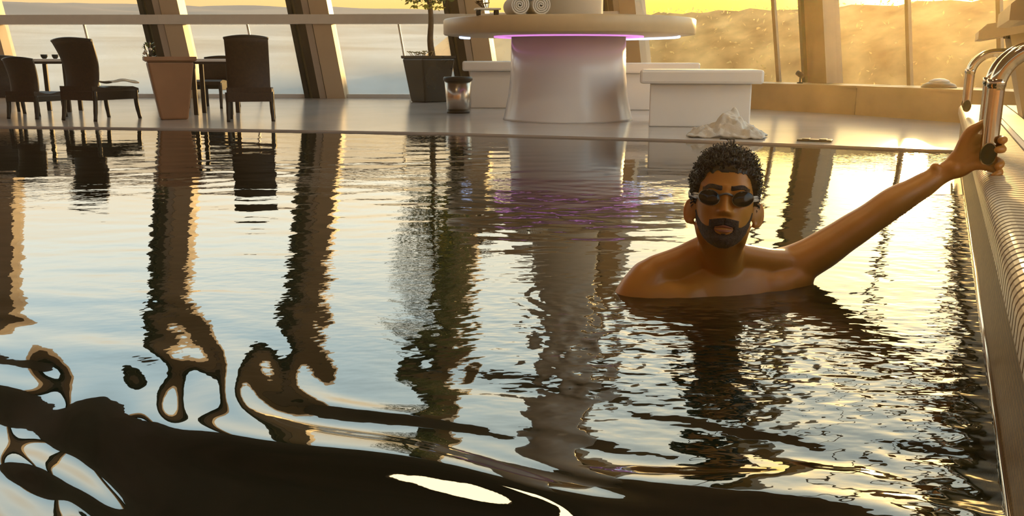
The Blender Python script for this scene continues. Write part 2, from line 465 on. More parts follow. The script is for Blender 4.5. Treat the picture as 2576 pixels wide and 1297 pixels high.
for i in range(0, len(WALL) - 2):
    a = Vector((*WALL[i], 0)); b = Vector((*WALL[i + 1], 0)); t = (b - a).normalized(); o = Vector((-t.y, t.x, 0)); Ln = (b - a).length
    nwin += 1
    z0 = .33 if i >= 6 or i == 5 else DECK_Z
    root = bpy.data.objects.new('window_%d' % nwin, None); C.objects.link(root); root.location = a; root['kind'] = 'structure'
    q = Vector((0, 0, 0))
    low = i < 5
    if low:
        slab(.1, Ln - .1, .04, .055, z0 + .06, 1.13, t, o, q).build('pane', M['glass_low'], root)
        slab(.1, Ln - .1, .04, .055, 1.27, CEIL_Z, t, o, q).build('pane', M['glass'], root)
        rail = slab(.0, Ln, -.22, .02, 1.13, 1.27, t, o, q).build('transom', M['cream'], root)
        slab(.1, Ln - .1, .0, .10, z0, z0 + .06, t, o, q).build('sill', M['white'], root)
        slab(Ln * .55, Ln * .55 + .03, .0, .03, z0 + .06, 1.13, t, o, q).build('glazing_bar', M['cream'], root)
    else:
        slab(.1, Ln - .1, .04, .055, z0, CEIL_Z, t, o, q).build('pane', M['glass'], root)
        for f_ in ((.80,) if i == 5 else (.42, .78)):
            slab(Ln * f_, Ln * f_ + .045, .0, .05, z0, CEIL_Z, t, o, q).build('glazing_bar', M['bronze'], root)

# low stone ledge under the right-hand windows
LP = [(1.2, 12.75), (2.9, 11.0), (3.73, 9.76), (4.27, 8.48), (5.0, 6.3)]
LB = [(5.9, 6.3), (5.1, 8.6), (3.9, 10.9), (2.2, 13.0)]
low_wall = struct(bpy.data.objects.new('wall_right', None), 'low sandy stone ledge below the sunlit windows'); C.objects.link(low_wall)
joint = []
for i in range(len(LP) - 1):
    a, b = Vector((*LP[i], 0)), Vector((*LP[i + 1], 0)); t = (b - a).normalized(); o = Vector((-t.y, t.x, 0)); w = .62; g = .004
    def blk(z0, z1, proud):
        return MB().hexa([a + t * g - o * proud + ZU * z0, b - t * g - o * proud + ZU * z0, b - t * g + o * w + ZU * z0, a + t * g + o * w + ZU * z0],
                         [a + t * g - o * proud + ZU * z1, b - t * g - o * proud + ZU * z1, b - t * g + o * w + ZU * z1, a + t * g + o * w + ZU * z1])
    blk(DECK_Z, .30, 0).build('stone_block', M['ledge'], low_wall)
    blk(.30, .325, .02).build('coping', M['ledge'], low_wall)

# ------------------------------------------------------------------ ceiling lights
for k, (x, y, lab) in enumerate([(-2.2, 3.0, 'left'), (.6, 2.0, 'middle'), (-.4, 5.2, 'far'), (2.6, 3.6, 'right')]):
    t = thing('ceiling_light', 'square warm ceiling light panel over the %s of the pool' % lab, 'light', (x, y, CEIL_Z), .45, 'ceiling light panels')
    MB().box((0, 0, -.03), (.86, .86, .06), None, .01).build('frame', M['beige'], t)
    MB().box((0, 0, -.064), (.76, .76, .008)).build('diffuser', M['lamp'], t)

# ------------------------------------------------------------------ outdoors
def terrain():
    na, nr = 140, 60
    vs = []; fs = []
    for j in range(nr):
        f_ = j / (nr - 1); D = 15.5 * (45 ** f_)
        for i in range(na):
            az = math.radians(-62 + 124 * i / (na - 1))
            x = D * math.sin(az); y = D * math.cos(az)
            left = 1 / (1 + math.exp((math.degrees(az) - 6) / 2.5))
            rise = max(0, (D - 18)) * (.060 * left + .024 * (1 - left))
            rise = min(rise, 8.0 + .028 * D * left)
            z = -.25 + rise + noise.noise(Vector((x * .05, y * .05, 0))) * min(1.2, D * .012) + noise.noise(Vector((x * .3, y * .3, 3))) * .05
            vs.append((x, y, z))
    for j in range(nr - 1):
        for i in range(na - 1):
            k = j * na + i; fs.append((k, k + 1, k + na + 1, k + na))
    mb = MB(); mb.add(vs, fs, True)
    m = bpy.data.materials.new('hazy_ground'); m.use_nodes = True
    n = m.node_tree.nodes; L = m.node_tree.links; b = n['Principled BSDF']
    t = n.new('ShaderNodeTexCoord'); nz = n.new('ShaderNodeTexNoise'); nz.inputs['Scale'].default_value = .12; nz.inputs['Detail'].default_value = 8
    L.new(t.outputs['Object'], nz.inputs['Vector'])
    r = n.new('ShaderNodeValToRGB'); r.color_ramp.elements[0].position = .35; r.color_ramp.elements[1].position = .65
    r.color_ramp.elements[0].color = (.26, .20, .16, 1); r.color_ramp.elements[1].color = (.58, .52, .46, 1)
    L.new(nz.outputs['Fac'], r.inputs[0]); b.inputs['Roughness'].default_value = .9
    # pale paving to the left, dry golden grass to the right
    sp = n.new('ShaderNodeSeparateXYZ'); L.new(t.outputs['Object'], sp.inputs[0])
    mr = n.new('ShaderNodeMapRange'); mr.inputs['From Min'].default_value = .10; mr.inputs['From Max'].default_value = .20
    dv = n.new('ShaderNodeMath'); dv.operation = 'DIVIDE'; L.new(sp.outputs['X'], dv.inputs[0]); L.new(sp.outputs['Y'], dv.inputs[1]); L.new(dv.outputs[0], mr.inputs[0])
    mf = n.new('ShaderNodeMapRange'); mf.inputs['From Min'].default_value = 45; mf.inputs['From Max'].default_value = 120; L.new(sp.outputs['Y'], mf.inputs[0])
    mix0 = n.new('ShaderNodeMix'); mix0.data_type = 'RGBA'; mix0.inputs[7].default_value = (.24, .15, .10, 1)
    L.new(mf.outputs[0], mix0.inputs[0]); L.new(r.outputs[0], mix0.inputs[6])
    mixc = n.new('ShaderNodeMix'); mixc.data_type = 'RGBA'; mixc.inputs[7].default_value = (.55, .36, .14, 1)
    L.new(mr.outputs[0], mixc.inputs[0]); L.new(mix0.outputs[2], mixc.inputs[6]); L.new(mixc.outputs[2], b.inputs['Base Color'])
    o = mb.build('outdoor_ground', m); struct(o, 'pale grey open land rising to a low ridge outside')
terrain()

# ------------------------------------------------------------------ starting end of the pool
def starting_end():
    S0, S1 = -1.5, 6.93
    root = struct(bpy.data.objects.new('wall_pool_end', None), 'raised tiled starting end of the pool with overflow grating'); C.objects.link(root)
    # mosaic face
    def quadstrip(pts, name, m, uv=False):
        me = bpy.data.meshes.new(name)
        vs = [SU(S0, u, z) for u, z in pts] + [SU(S1, u, z) for u, z in pts]
        n = len(pts); fs = [(i, i + 1, n + i + 1, n + i) for i in range(n - 1)]
        me.from_pydata(vs, [], fs); me.update()
        lay = me.uv_layers.new(name='UVMap'); acc = [0]
        for i in range(1, n): acc.append(acc[-1] + math.hypot(pts[i][0] - pts[i - 1][0], pts[i][1] - pts[i - 1][1]))
        for p in me.polygons:
            for li, vi in zip(p.loop_indices, p.vertices):
                lay.data[li].uv = ((S0 if vi < n else S1), acc[vi % n])
        me.materials.append(m)
        o = bpy.data.objects.new(name, me); C.objects.link(o); o.parent = root; return o
    quadstrip([(.139, -.5), (.139, .250), (.150, .250), (.150, .14), (.272, .14)], 'tiled_face', M['mosaic'])
    # chrome tube imitating the glint along the wet waterline
    mb = MB(); mb.tube([SU(S0, .137, .004), SU(S1, .137, .004)], .006, 8); mb.build('waterline_glint', M['chrome'], root)
    # body
    def bar(u0, u1, z0, z1, name, m, s0=S0, s1=S1):
        b = MB(); b.hexa([SU(s0, u0, z0), SU(s1, u0, z0), SU(s1, u1, z0), SU(s0, u1, z0)],
                         [SU(s0, u0, z1), SU(s1, u0, z1), SU(s1, u1, z1), SU(s0, u1, z1)])
        return b.build(name, m, root)
    bar(.272, 1.9, -.4, .268, 'core', M['cream'])
    bar(.151, .272, .141, .16, 'channel_shade', M['black'])  # floor blackened to put shade into the gaps between the bars
    bar(.272, .292, .268, .304, 'channel_trim', M['white'])
    for k in range(14):
        bar(.300 + k * .105, .300 + k * .105 + .096, .268, .300, 'plank', M['plank'])
    # grating bars: rounded nose, one object each, sharing mesh data
    prof = []
    for a_ in np.linspace(0, 1, 2): prof.append((.268 - (.268 - .150) * a_, .300))
    for a_ in np.linspace(0, math.pi / 2, 7)[1:]: prof.append((.150 - .033 * math.sin(a_), .300 - .033 * (1 - math.cos(a_))))
    prof.append((.117, .238))
    inner = [(min(u + .012, .268), z - .0) if z < .28 else (u, z - .014) for u, z in prof]
    mb = MB(); w = .027
    vs = []; n = len(prof)
    for ds in (0, w):
        for (u, z) in prof: vs.append(A * ds + N * u + ZU * z)
        for (u, z) in inner: vs.append(A * ds + N * max(u, .129) + ZU * min(z, .286))
    fs = []
    for i in range(n - 1):
        fs.append((i, i + 1, 2 * n + i + 1, 2 * n + i))
        fs.append((i, n + i, n + i + 1, i + 1)); fs.append((2 * n + i, 2 * n + i + 1, 3 * n + i + 1, 3 * n + i))
    fs.append((n - 1, 2 * n - 1, 4 * n - 1, 3 * n - 1)); fs.append((0, 2 * n, 3 * n, n))
    mb.add(vs, fs); me = mb.mesh('grating_bar'); me.materials.append(M['grate'])
    s = .55
    while s < S1 - .03:
        o = bpy.data.objects.new('grating_bar', me); C.objects.link(o); o.parent = root; o.location = A * s
        s += .038
    # near, unseen stretch of the grating
    mb = MB(); mb.hexa([SU(S0, .12, .262), SU(.54, .12, .262), SU(.54, .268, .262), SU(S0, .268, .262)],
                       [SU(S0, .12, .298), SU(.54, .12, .298), SU(.54, .268, .298), SU(S0, .268, .298)]).build('grating_panel', M['grate'], root)
starting_end()

def starting_block(s0, s1, lab, hlab):
    sc_ = (s0 + s1) / 2
    root = thing('starting_block', lab, 'starting block', SU(sc_, .55, .30), 0, 'pool starting blocks')
    off = SU(sc_, .55, .30); inv = lambda p: p - off
    L_ = s1 - s0
    # sloping platform with chamfered front lip
    def P(s, u, z): return inv(SU(s, u, z))
    def slope(u): return .715 + (u - .145) * .17
    prof = [(.145, slope(.145) - .012), (.145, slope(.145) + .030), (.175, slope(.175) + .052), (.85, slope(.85) + .052), (.85, slope(.85) - .01), (.175, slope(.175) - .018)]
    mb = MB(); n = len(prof)
    mb.add([P(s0, u, z) for u, z in prof] + [P(s1, u, z) for u, z in prof], [tuple(range(n)), tuple(reversed(range(n, 2 * n)))] + [(i, n + i, n + (i + 1) % n, (i + 1) % n) for i in range(n)])
    pl = mb.build('platform', M['block'], root)
    MB().hexa([P(s0 + .02, .178, slope(.178) + .052), P(s1 - .02, .178, slope(.178) + .052), P(s1 - .02, .82, slope(.82) + .052), P(s0 + .02, .82, slope(.82) + .052)],
              [P(s0 + .02, .178, slope(.178) + .058), P(s1 - .02, .178, slope(.178) + .058), P(s1 - .02, .82, slope(.82) + .058), P(s0 + .02, .82, slope(.82) + .058)]).build('grip_mat', M['block'], pl)
    # pedestal tapering downwards
    MB().hexa([P(s0 + .14, .40, .30), P(s1 - .14, .40, .30), P(s1 - .14, .74, .30), P(s0 + .14, .74, .30)],
              [P(s0 + .06, .29, .73), P(s1 - .06, .29, .73), P(s1 - .06, .80, .80), P(s0 + .06, .80, .80)]).build('pedestal', M['block'], root)
    for k in range(3):
        c_ = P(s0 + .1 + k * .012, .27 + .012 * k, slope(.28) - .02)
        MB().lathe([(.006, -.012), (.009, -.006), (.006, .006)], c_, 8).build('bolt', M['black'], root)
    # hanging grip: one bent tube, two drops joined by a bottom bar
    return root
def hand_grip(root, sa, sb, zb, u=.129):
    off = root.location; zt = .632; r = .0215
    for s_ in (sa, sb):
        p0, p1, p2 = SU(s_, .62, zt + .015), SU(s_, u, zt), SU(s_, u, zb)
        a = (p0 - p1).normalized(); b = Vector((0, 0, -1)); rr = .11; c = p1 + a * rr + b * rr
        path = [p0] + [c - b * rr * math.cos(k / 12 * math.pi / 2) - a * rr * math.sin(k / 12 * math.pi / 2) for k in range(13)]
        mb = MB(); n = 20
        # tube with an oblique cut at its lower end, open side towards the near end
        ring = lambda z, cut: [SU(s_, u, z) + N * r * math.cos(2 * math.pi * k / n) + A * r * math.sin(2 * math.pi * k / n) + ZU * (cut * (1 - math.sin(2 * math.pi * k / n))) for k in range(n)]
        mb.tube([q - off for q in path], r, n, True)
        R0 = [q - off for q in ring(zt - rr + .004, 0)]; R1 = [q - off for q in ring(zb, .034)]
        mb.add(R0 + R1, [(k, (k + 1) % n, n + (k + 1) % n, n + k) for k in range(n)], True)
        g = mb.build('grip_tube', M['chrome'], root)
        ct_ = sum((q for q in R1), Vector()) / n
        rim = [ct_ + (q - ct_) * .86 for q in R1]; sh_ = -A * .002
        MB().add([q + sh_ for q in rim] + [q + A * .01 for q in rim], [tuple(range(n)), tuple(reversed(range(n, 2 * n)))] + [(k, (k + 1) % n, n + (k + 1) % n, n + k) for k in range(n)]).build('end_plug', M['black'], g)
        rl = [ct_ + (q - ct_) for q in R1]
        MB().add(rl + rim, [(k, (k + 1) % n, n + (k + 1) % n, n + k) for k in range(n)]).build('end_rim', M['chrome'], g)
        MB().tube([SU(s_, u, .53) - off, SU(s_, u, .55) - off], r * 1.10, 16).build('collar', M['chrome'], g)
b1 = starting_block(2.78, 3.42, 'near starting block whose steel grip the swimmer holds', '')
hand_grip(b1, 2.70, 2.98, .318)
b2 = starting_block(5.28, 5.92, 'far starting block with an empty steel grip', '')
hand_grip(b2, 5.36, 5.64, .325)

# ------------------------------------------------------------------ round counter and benches
cc = Vector((.56, 9.05, DECK_Z))
ct = thing('round_counter', 'round white counter lit violet from below with a white pillar through it', 'counter', cc)
MB().lathe([(.655, 0), (.645, .02), (.60, .22), (.575, .45), (.565, .83)], n=72).build('pedestal', M['white'], ct)
MB().lathe([(1.16, .812), (1.225, .82), (1.235, .83), (1.235, .955), (1.225, .968), (1.0, .97)], n=96).build('counter_top', M['counter'], ct)
for a0, a1, r in ((-12, 62, 1.08), (158, 176, 1.08)):
    pts = [(r * math.cos(math.radians(a0 + (a1 - a0) * k / 24)), r * math.sin(math.radians(a0 + (a1 - a0) * k / 24)), .804) for k in range(25)]
    MB().tube(pts, .013, 8).build('light_strip', M['led'], ct)
MB().lathe([(.70, .798), (.74, .798), (.74, .814), (.70, .814)], n=72, caps=False).build('light_strip', M['ledv'], ct)
MB().lathe([(.335, .97), (.335, CEIL_Z - DECK_Z - .004)], n=64).build('pillar', M['white'], ct)

def bench(name, label, c, w, d, h, rz, cap=.12, over=.09):
    t = thing(name, label, 'bench', (c[0], c[1], DECK_Z), rz, 'white benches around the counter')
    MB().box((0, 0, (h - cap) / 2), (w - 2 * over, d - 2 * over, h - cap), None, .012).build('base', M['white'], t)
    MB().box((0, 0, h - cap / 2), (w, d, cap), None, .022).build('seat', M['white'], t)
    MB().box((0, 0, .008), (w - 2 * over - .03, d - 2 * over - .03, .016)).build('plinth', M['cream'], t)
bench('white_bench', 'white square bench in front of the stone ledge right of counter', (1.72, 8.32), 1.06, .92, .50, math.radians(-9))
bench('white_bench', 'white bench left of the counter beside the steel bin', (-.13, 11.4), .95, .7, .57, 0)
bench('white_bench', 'white bench half hidden behind the counter pedestal on its right', (1.72, 10.9), 1.0, .7, .55, math.radians(-6))

# ------------------------------------------------------------------ things on the counter
ZT = DECK_Z + .971
def towel_roll(c, rz, r, L_, lab):
    t = thing('rolled_towel', lab, 'towel', c, rz, 'rolled towels on the counter')
    n = 90; turns = 4.2; th = r / (turns + .4)
    pts = []
    for i in range(n + 1):
        a = 2 * math.pi * turns * i / n; rr = th * .35 + th * a / (2 * math.pi)
        pts.append((rr * math.cos(a), rr * math.sin(a)))
    vs = []; fs = []
    for k, y in enumerate((-L_ / 2, -L_ / 2 + .008, L_ / 2 - .008, L_ / 2)):
        e = .85 if k in (0, 3) else 1.0
        for i, (x, z) in enumerate(pts):
            d = Vector((x, z)).normalized() * th * .44 * e
            vs.append((x + d.x, y, z + d.y + r)); vs.append((x - d.x, y, z - d.y + r))
    w = 2 * (n + 1)
    for k in range(3):
        for i in range(n):
            b0 = k * w + 2 * i
            fs.append((b0, b0 + 2, b0 + w + 2, b0 + w)); fs.append((b0 + 1, b0 + w + 1, b0 + w + 3, b0 + 3))
    for k in (0, 3):
        for i in range(n):
            b0 = k * w + 2 * i; fs.append((b0, b0 + 1, b0 + 3, b0 + 2))
    b0 = 2 * n; 
    for k in range(3): fs.append((k * w + b0, k * w + b0 + 1, (k + 1) * w + b0 + 1, (k + 1) * w + b0))
    mb = MB(); mb.add(vs, fs, True); mb.build('roll', M['towel'], t)
towel_roll((.22, 8.30, ZT), .2, .085, .36, 'rolled white towel on the counter nearest the pillar')
towel_roll((.22 - .188, 8.26, ZT), .2, .085, .36, 'rolled white towel in the middle of the counter row')
towel_roll((.12, 8.29, ZT + .152), .2, .08, .36, 'rolled white towel lying on top of the other two')
dish = thing('flower_tray', 'small tray of dried brown flowers on the counter beside rolled towels', 'tray', (-.22, 8.22, ZT), .2)
MB().box((0, 0, .055), (.22, .16, .016), None, .004).build('tray', M['cream'], dish)
for sx in (-1, 1):
    for sy in (-1, 1): MB().lathe([(.012, 0), (.016, .03), (.012, .05)], (sx * .08, sy * .05, 0), 10).build('foot', M['darkframe'], dish)
for k in range(9):
    c_ = Vector((random.uniform(-.09, .09), random.uniform(-.06, .06), .09 + random.uniform(0, .06)))
    mb = MB(); mb.tube([(c_.x * .4, c_.y * .4, .06), c_], [.004, .004], 6)
    for j in range(7):
        a_ = j * .9; d_ = Vector((math.cos(a_), math.sin(a_), .5)) * .032
        s_ = Vector((-math.sin(a_), math.cos(a_), 0)) * .012
        mb.add([c_, c_ + d_ * .6 + s_, c_ + d_, c_ + d_ * .6 - s_, c_ + ZU * .004], [(0, 1, 2), (0, 2, 3), (4, 2, 1), (4, 3, 2)])
    mb.build('dried_flower', M['bark'], dish)

# ------------------------------------------------------------------ chairs and tables on the left
def chair(label, c, rz, w=.52, d=.50, seat=.36, back=.80, rake=.10, flare=.0, curl=.03, arms=False, apron=.09, scoop=.0):
    """seat faces local +y; back at -y"""
    t = thing('woven_chair', label, 'chair', (c[0], c[1], DECK_Z), rz, 'brown woven chairs on the deck')
    # backrest: curved panel
    nx, nz = 10, 10; vs = []; fs = []
    for side in (0, 1):
        for k in range(nz + 1):
            f_ = k / nz; z = seat - .06 + (back - seat + .06) * f_
            hw = w / 2 * (.90 + flare * f_ ** 1.6)
            for i in range(nx + 1):
                g = i / nx * 2 - 1
                y = -d / 2 - rake * f_ ** 1.4 + .05 * g * g + curl * math.sin(f_ * 3.0)
                vs.append((g * hw, y + (.022 if side else 0), z - .02 * g * g * f_))
    m_ = (nx + 1) * (nz + 1)
    for k in range(nz):
        for i in range(nx):
            a_ = k * (nx + 1) + i
            fs.append((a_, a_ + 1, a_ + nx + 2, a_ + nx + 1)); fs.append((m_ + a_, m_ + a_ + nx + 1, m_ + a_ + nx + 2, m_ + a_ + 1))
    for k in range(nz):
        a_ = k * (nx + 1); b_ = a_ + nx
        fs.append((a_, a_ + nx + 1, m_ + a_ + nx + 1, m_ + a_)); fs.append((b_, m_ + b_, m_ + b_ + nx + 1, b_ + nx + 1))
    for i in range(nx):
        a_ = i; b_ = nz * (nx + 1) + i
        fs.append((a_, m_ + a_, m_ + a_ + 1, a_ + 1)); fs.append((b_, b_ + 1, m_ + b_ + 1, m_ + b_))
    mb = MB(); mb.add(vs, fs, True); bk = mb.build('backrest', M['wicker'], t)
    ft = nz * (nx + 1)
    MB().tube([Vector(vs[ft + i]) + Vector((0, .011, .004)) for i in range(nx + 1)], .014, 8).build('top_rail', M['darkframe'], bk)
    # seat
    ns = 8; vs = []; fs = []
    for s_ in (0, 1):
        for k in range(ns + 1):
            f_ = k / ns; y = -d / 2 + d * f_
            z = seat + .015 * math.cos(f_ * 6.28) - (.03 * max(0, f_ - .85) / .15)
            for i in (-1, 1): vs.append((i * w / 2 * (.95 + .05 * f_), y, z - s_ * .045))
    q_ = 2 * (ns + 1)
    for k in range(ns):
        a_ = 2 * k
        fs += [(a_, a_ + 1, a_ + 3, a_ + 2), (q_ + a_, q_ + a_ + 2, q_ + a_ + 3, q_ + a_ + 1), (a_, a_ + 2, q_ + a_ + 2, q_ + a_), (a_ + 1, q_ + a_ + 1, q_ + a_ + 3, a_ + 3)]
    fs += [(0, q_, q_ + 1, 1), (2 * ns, 2 * ns + 1, q_ + 2 * ns + 1, q_ + 2 * ns)]
    MB().add(vs, fs).build('seat', M['wicker'], t)
    # apron rails
    MB().box((0, -d / 2 + .01, seat - apron / 2 - .03), (w * .94, .03, apron), None, .006).build('apron', M['wicker'], t)
    for sx in (-1, 1):
        MB().box((sx * w * .47, 0, seat - apron / 2 - .03), (.03, d * .96, apron), None, .006).build('apron', M['darkframe'], t)
        for sy in (-1, 1):
            x0, y0 = sx * w * .46, sy * d * .45
            pts = [(x0, y0, seat - .03), (x0, y0 * 1.0, seat * .5), (x0 * 1.03, y0 * 1.10, 0)]
            MB().tube(catmull(pts, 5), [.024] * 4 + [.021] * 4 + [.018] * 3, 8).build('leg', M['darkframe'], t)
        if arms:
            MB().tube(fillet([(sx * w * .5, -d / 2 - rake * .4, seat + .25), (sx * w * .54, d * .38, seat + .22), (sx * w * .5, d * .45, seat - .02)], .08, 5), .018, 8).build('armrest', M['darkframe'], t)
    return t
chair('low brown woven chair at the far left edge of the deck', G(96, 296)[:2], math.radians(-14), .36, .42, .26, .60, .04, .10, apron=.06)
chair('brown woven chair seen from behind between left table and terracotta pot', G(258, 300)[:2], math.radians(-24), .46, .56, .32, .78, .06, .26, curl=.05, arms=False)
chair('tall brown woven chair right of the terracotta planter', G(634, 302)[:2], math.radians(14), .44, .46, .31, .80, .06, .02, curl=.05)
chair('brown woven chair hidden behind the terracotta planter facing the pool', G(540, 270)[:2], math.radians(170), .46, .48, .34, .62, .05, .04)
chair('brown chair with a grey cushion cut off by the left frame', G(-5, 285)[:2], math.radians(35), .50, .50, .30, .62, .06, .04)
cu = thing('seat_cushion', 'grey seat cushion on the chair cut off by left frame', 'cushion', (*G(-5, 285)[:2], DECK_Z + .315), math.radians(35))
MB().box((0, .01, .035), (.44, .44, .07), None, .025).build('pad', mat('grey_cushion', (.40, .36, .33), .9), cu)
# draped towel on the second chair
def cloth(name, label, c, sx, sy, hfun, rz=0, n=26, mt='towel', cat='towel', thick=.012):
    vs = []; fs = []
    for s_ in (0, 1):
        for j in range(n + 1):
            for i in range(n + 1):
                u = i / n * 2 - 1; v = j / n * 2 - 1
                x, y, z = hfun(u, v); vs.append((x * sx, y * sy, z + (thick if s_ == 0 else 0)))
    m_ = (n + 1) ** 2
    for j in range(n):
        for i in range(n):
            a_ = j * (n + 1) + i
            fs.append((a_, a_ + 1, a_ + n + 2, a_ + n + 1)); fs.append((m_ + a_, m_ + a_ + n + 1, m_ + a_ + n + 2, m_ + a_ + 1))
    for i in range(n):
        for a_, st in ((i, 1), (n * (n + 1) + i, 1)):
            fs.append((a_, m_ + a_, m_ + a_ + 1, a_ + 1))
        for a_ in (i * (n + 1), i * (n + 1) + n):
            fs.append((a_, a_ + n + 1, m_ + a_ + n + 1, m_ + a_))
    mb = MB(); mb.add(vs, fs, True)
    o = mb.build(name, M[mt]); o.location = c; o.rotation_euler = (0, 0, rz); tag(o, label, cat); return o
p = G(330, 300)
def f_drape(u, v):
    return (u, v, .010 * math.sin(u * 2.5 + v * 1.5) + .006 * math.sin(v * 4 + u * 2) - .04 * max(0, abs(u) - .7))
cloth('draped_towel', 'pale towel folded over the seat of the chair left of terracotta pot', (G(258, 300).x + .10, G(258, 300).y + .14, DECK_Z + .372), .15, .17, f_drape, math.radians(-24))

def table(label, c, top, w, rz=0, legs=True):
    t = thing('side_table', label, 'table', (c[0], c[1], DECK_Z), rz, 'dark tables between the chairs')
    MB().box((0, 0, top - .02), (w, w, .03), None, .008).build('table_top', M['white'], t)
    MB().box((0, 0, top - .045), (w * .96, w * .96, .03), None, .006).build('rim', M['darkframe'], t)
    for sx in (-1, 1):
        for sy in (-1, 1):
            MB().box((sx * w * .42, sy * w * .42, (top - .06) / 2), (.045, .045, top - .06), None, .006).build('leg', M['darkframe'], t)
    return t
table('dark square table between the terracotta planter and tall chair', G(548, 286)[:2], .60, .44, .1)
tb = table('dark square table behind the two left chairs', G(150, 280)[:2], .60, .42, .1)
bc = G(118, 281)
for k, (dx, r, lab) in enumerate(((-.05, .038, 'small dark bowl on the left table nearest the left chair'), (.05, .036, 'small dark bowl on the left table nearest the tall chair back'))):
    t = thing('small_bowl', lab, 'bowl', (bc.x + dx + .09, bc.y + .05 * k, DECK_Z + .596), 0, 'dark bowls on the left table')
    MB().lathe([(r * .5, 0), (r * .9, .02), (r, .045), (r * .93, .048), (r * .8, .022), (.004, .012)], n=20).build('bowl', M['black'], t)
    MB().lathe([(r * .35, -.0), (r * .5, .004), (r * .48, .012)], n=16).build('foot_ring', M['darkframe'], t)

# ------------------------------------------------------------------ planters and bin
def tapered_pot(root, wb, wt, h, m, rim=.05, over=.02, n=4, soil=True):
    def ring(w, z): return [(w / 2 * sx, w / 2 * sy, z) for sx, sy in ((-1, -1), (1, -1), (1, 1), (-1, 1))]
    rs = [ring(wb, 0), ring(wt, h - rim)]
    mb = MB(); mb.hexa(rs[0], rs[1]); body = mb.build('pot_body', m, root)
    bv = body.modifiers.new('soft_edges', 'BEVEL'); bv.width = .02; bv.segments = 2
    o_ = wt + 2 * over; i_ = wt - .05
    v = ring(wt, h - rim) + ring(o_, h - rim * .7) + ring(o_, h) + ring(i_, h) + ring(i_, h - .05)
    fs = [(4 * k + j, 4 * k + (j + 1) % 4, 4 * k + 4 + (j + 1) % 4, 4 * k + 4 + j) for k in range(4) for j in range(4)] + [(16, 17, 18, 19)]
    MB().add(v, fs).build('rim', m, root)
    if soil: MB().box((0, 0, h - .045), (i_ - .004, i_ - .004, .02)).build('soil', M['soil'], root)
tp = thing('terracotta_planter', 'tapered terracotta planter standing between two brown chairs', 'planter', G(438, 299), math.radians(24))
tapered_pot(tp, .26, .43, .615, M['terracotta'], .05, .025)
pl = thing('small_plant', 'small dark plant with white blooms at the rim of terracotta planter', 'plant', G(446, 299) + Vector((-.24, .02, .56)), .3)
mb = MB()
for k in range(5):
    a_ = k * 1.3; mb.tube(catmull([(0, 0, 0), (.02 * math.cos(a_), .02 * math.sin(a_), .07), (.045 * math.cos(a_), .045 * math.sin(a_), .12 + .02 * k)], 4), .006, 6)
mb.build('stem', M['darkframe'], pl)
mb = MB()
for k in range(26):
    z = random.uniform(.03, .2); a_ = random.uniform(0, 6.28); r = .02 + .03 * random.random()
    c_ = Vector((r * math.cos(a_), r * math.sin(a_), z)); d_ = Vector((math.cos(a_), math.sin(a_), .6)) * .035; s_ = Vector((-math.sin(a_), math.cos(a_), 0)) * .013
    mb.add([c_, c_ + d_ * .5 + s_, c_ + d_, c_ + d_ * .5 - s_], [(0, 1, 2, 3)])
mb.build('leaves', M['leaf'], pl)
for k in range(5):
    a_ = k * 1.2 + .5
    MB().lathe([(.003, -.012), (.015, -.006), (.018, .004), (.010, .014), (.002, .016)], (.04 * math.cos(a_), .04 * math.sin(a_) - .02, .045 + .02 * k), 10).build('bloom', M['towel'], pl)

dp_loc = G(1080, 256)
dp = thing('square_planter', 'large dark brown square planter behind the steel bin', 'planter', dp_loc, math.radians(38))
tapered_pot(dp, .38, .54, .64, M['darkpot'], .04, .01)
# tree
tree = thing('potted_tree', 'slim tree with green and sunlit-tinted leaves growing from dark planter', 'tree', dp_loc + Vector((0, 0, .59)))
trunk_pts = catmull([(.06, 0, 0), (.03, .0, .25), (.045, .01, .6), (.0, 0, 1.1), (.03, .02, 1.8), (0, 0, 2.8)], 5)
MB().tube(trunk_pts, [.05 - .035 * i / (len(trunk_pts) - 1) for i in range(len(trunk_pts))], 10).build('trunk', M['bark'], tree)
def leaf_cloud(name, m, n, zr, rx, parent, size=.075, seed=3):
    rg = random.Random(seed); mb = MB()
    for k in range(n):
        z = rg.uniform(*zr); f_ = (z - zr[0]) / (zr[1] - zr[0])
        R = rx * (.35 + .9 * math.sin(math.pi * min(1, .12 + .86 * f_)))
        a_ = rg.uniform(0, 6.28); r = R * math.sqrt(rg.random())
        c_ = Vector((r * math.cos(a_), r * math.sin(a_), z))
        d_ = Vector((rg.gauss(0, 1), rg.gauss(0, 1), rg.gauss(-.3, .6))).normalized(); s_ = d_.cross(Vector((rg.gauss(0, 1), rg.gauss(0, 1), rg.gauss(0, 1)))).normalized()
        L_ = size * rg.uniform(.6, 1.3); nn_ = d_.cross(s_) * L_ * .12
        mb.add([c_, c_ + d_ * L_ * .5 + s_ * L_ * .24 + nn_, c_ + d_ * L_, c_ + d_ * L_ * .5 - s_ * L_ * .24 + nn_], [(0, 1, 2), (0, 2, 3)])
    return mb.build(name, m, parent, fix=False)
brs = MB()
for k in range(16):
    z = .95 + k * .12; a_ = k * 2.4; L_ = .38 + .2 * math.sin(k)
    brs.tube(catmull([(0, 0, z), (L_ * .5 * math.cos(a_), L_ * .5 * math.sin(a_), z + .18), (L_ * math.cos(a_), L_ * math.sin(a_), z + .25)], 4), [.012, .011, .010, .009, .008, .007, .006, .005, .004], 6)
brs.build('branches', M['bark'], tree)
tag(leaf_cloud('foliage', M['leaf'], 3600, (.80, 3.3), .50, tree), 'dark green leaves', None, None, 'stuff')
tag(leaf_cloud('sunlit_tint_foliage', M['leaf_lit'], 420, (.70, 1.6), .34, tree, .08, 9), 'leaves tinted yellow as if sunlit', None, None, 'stuff')
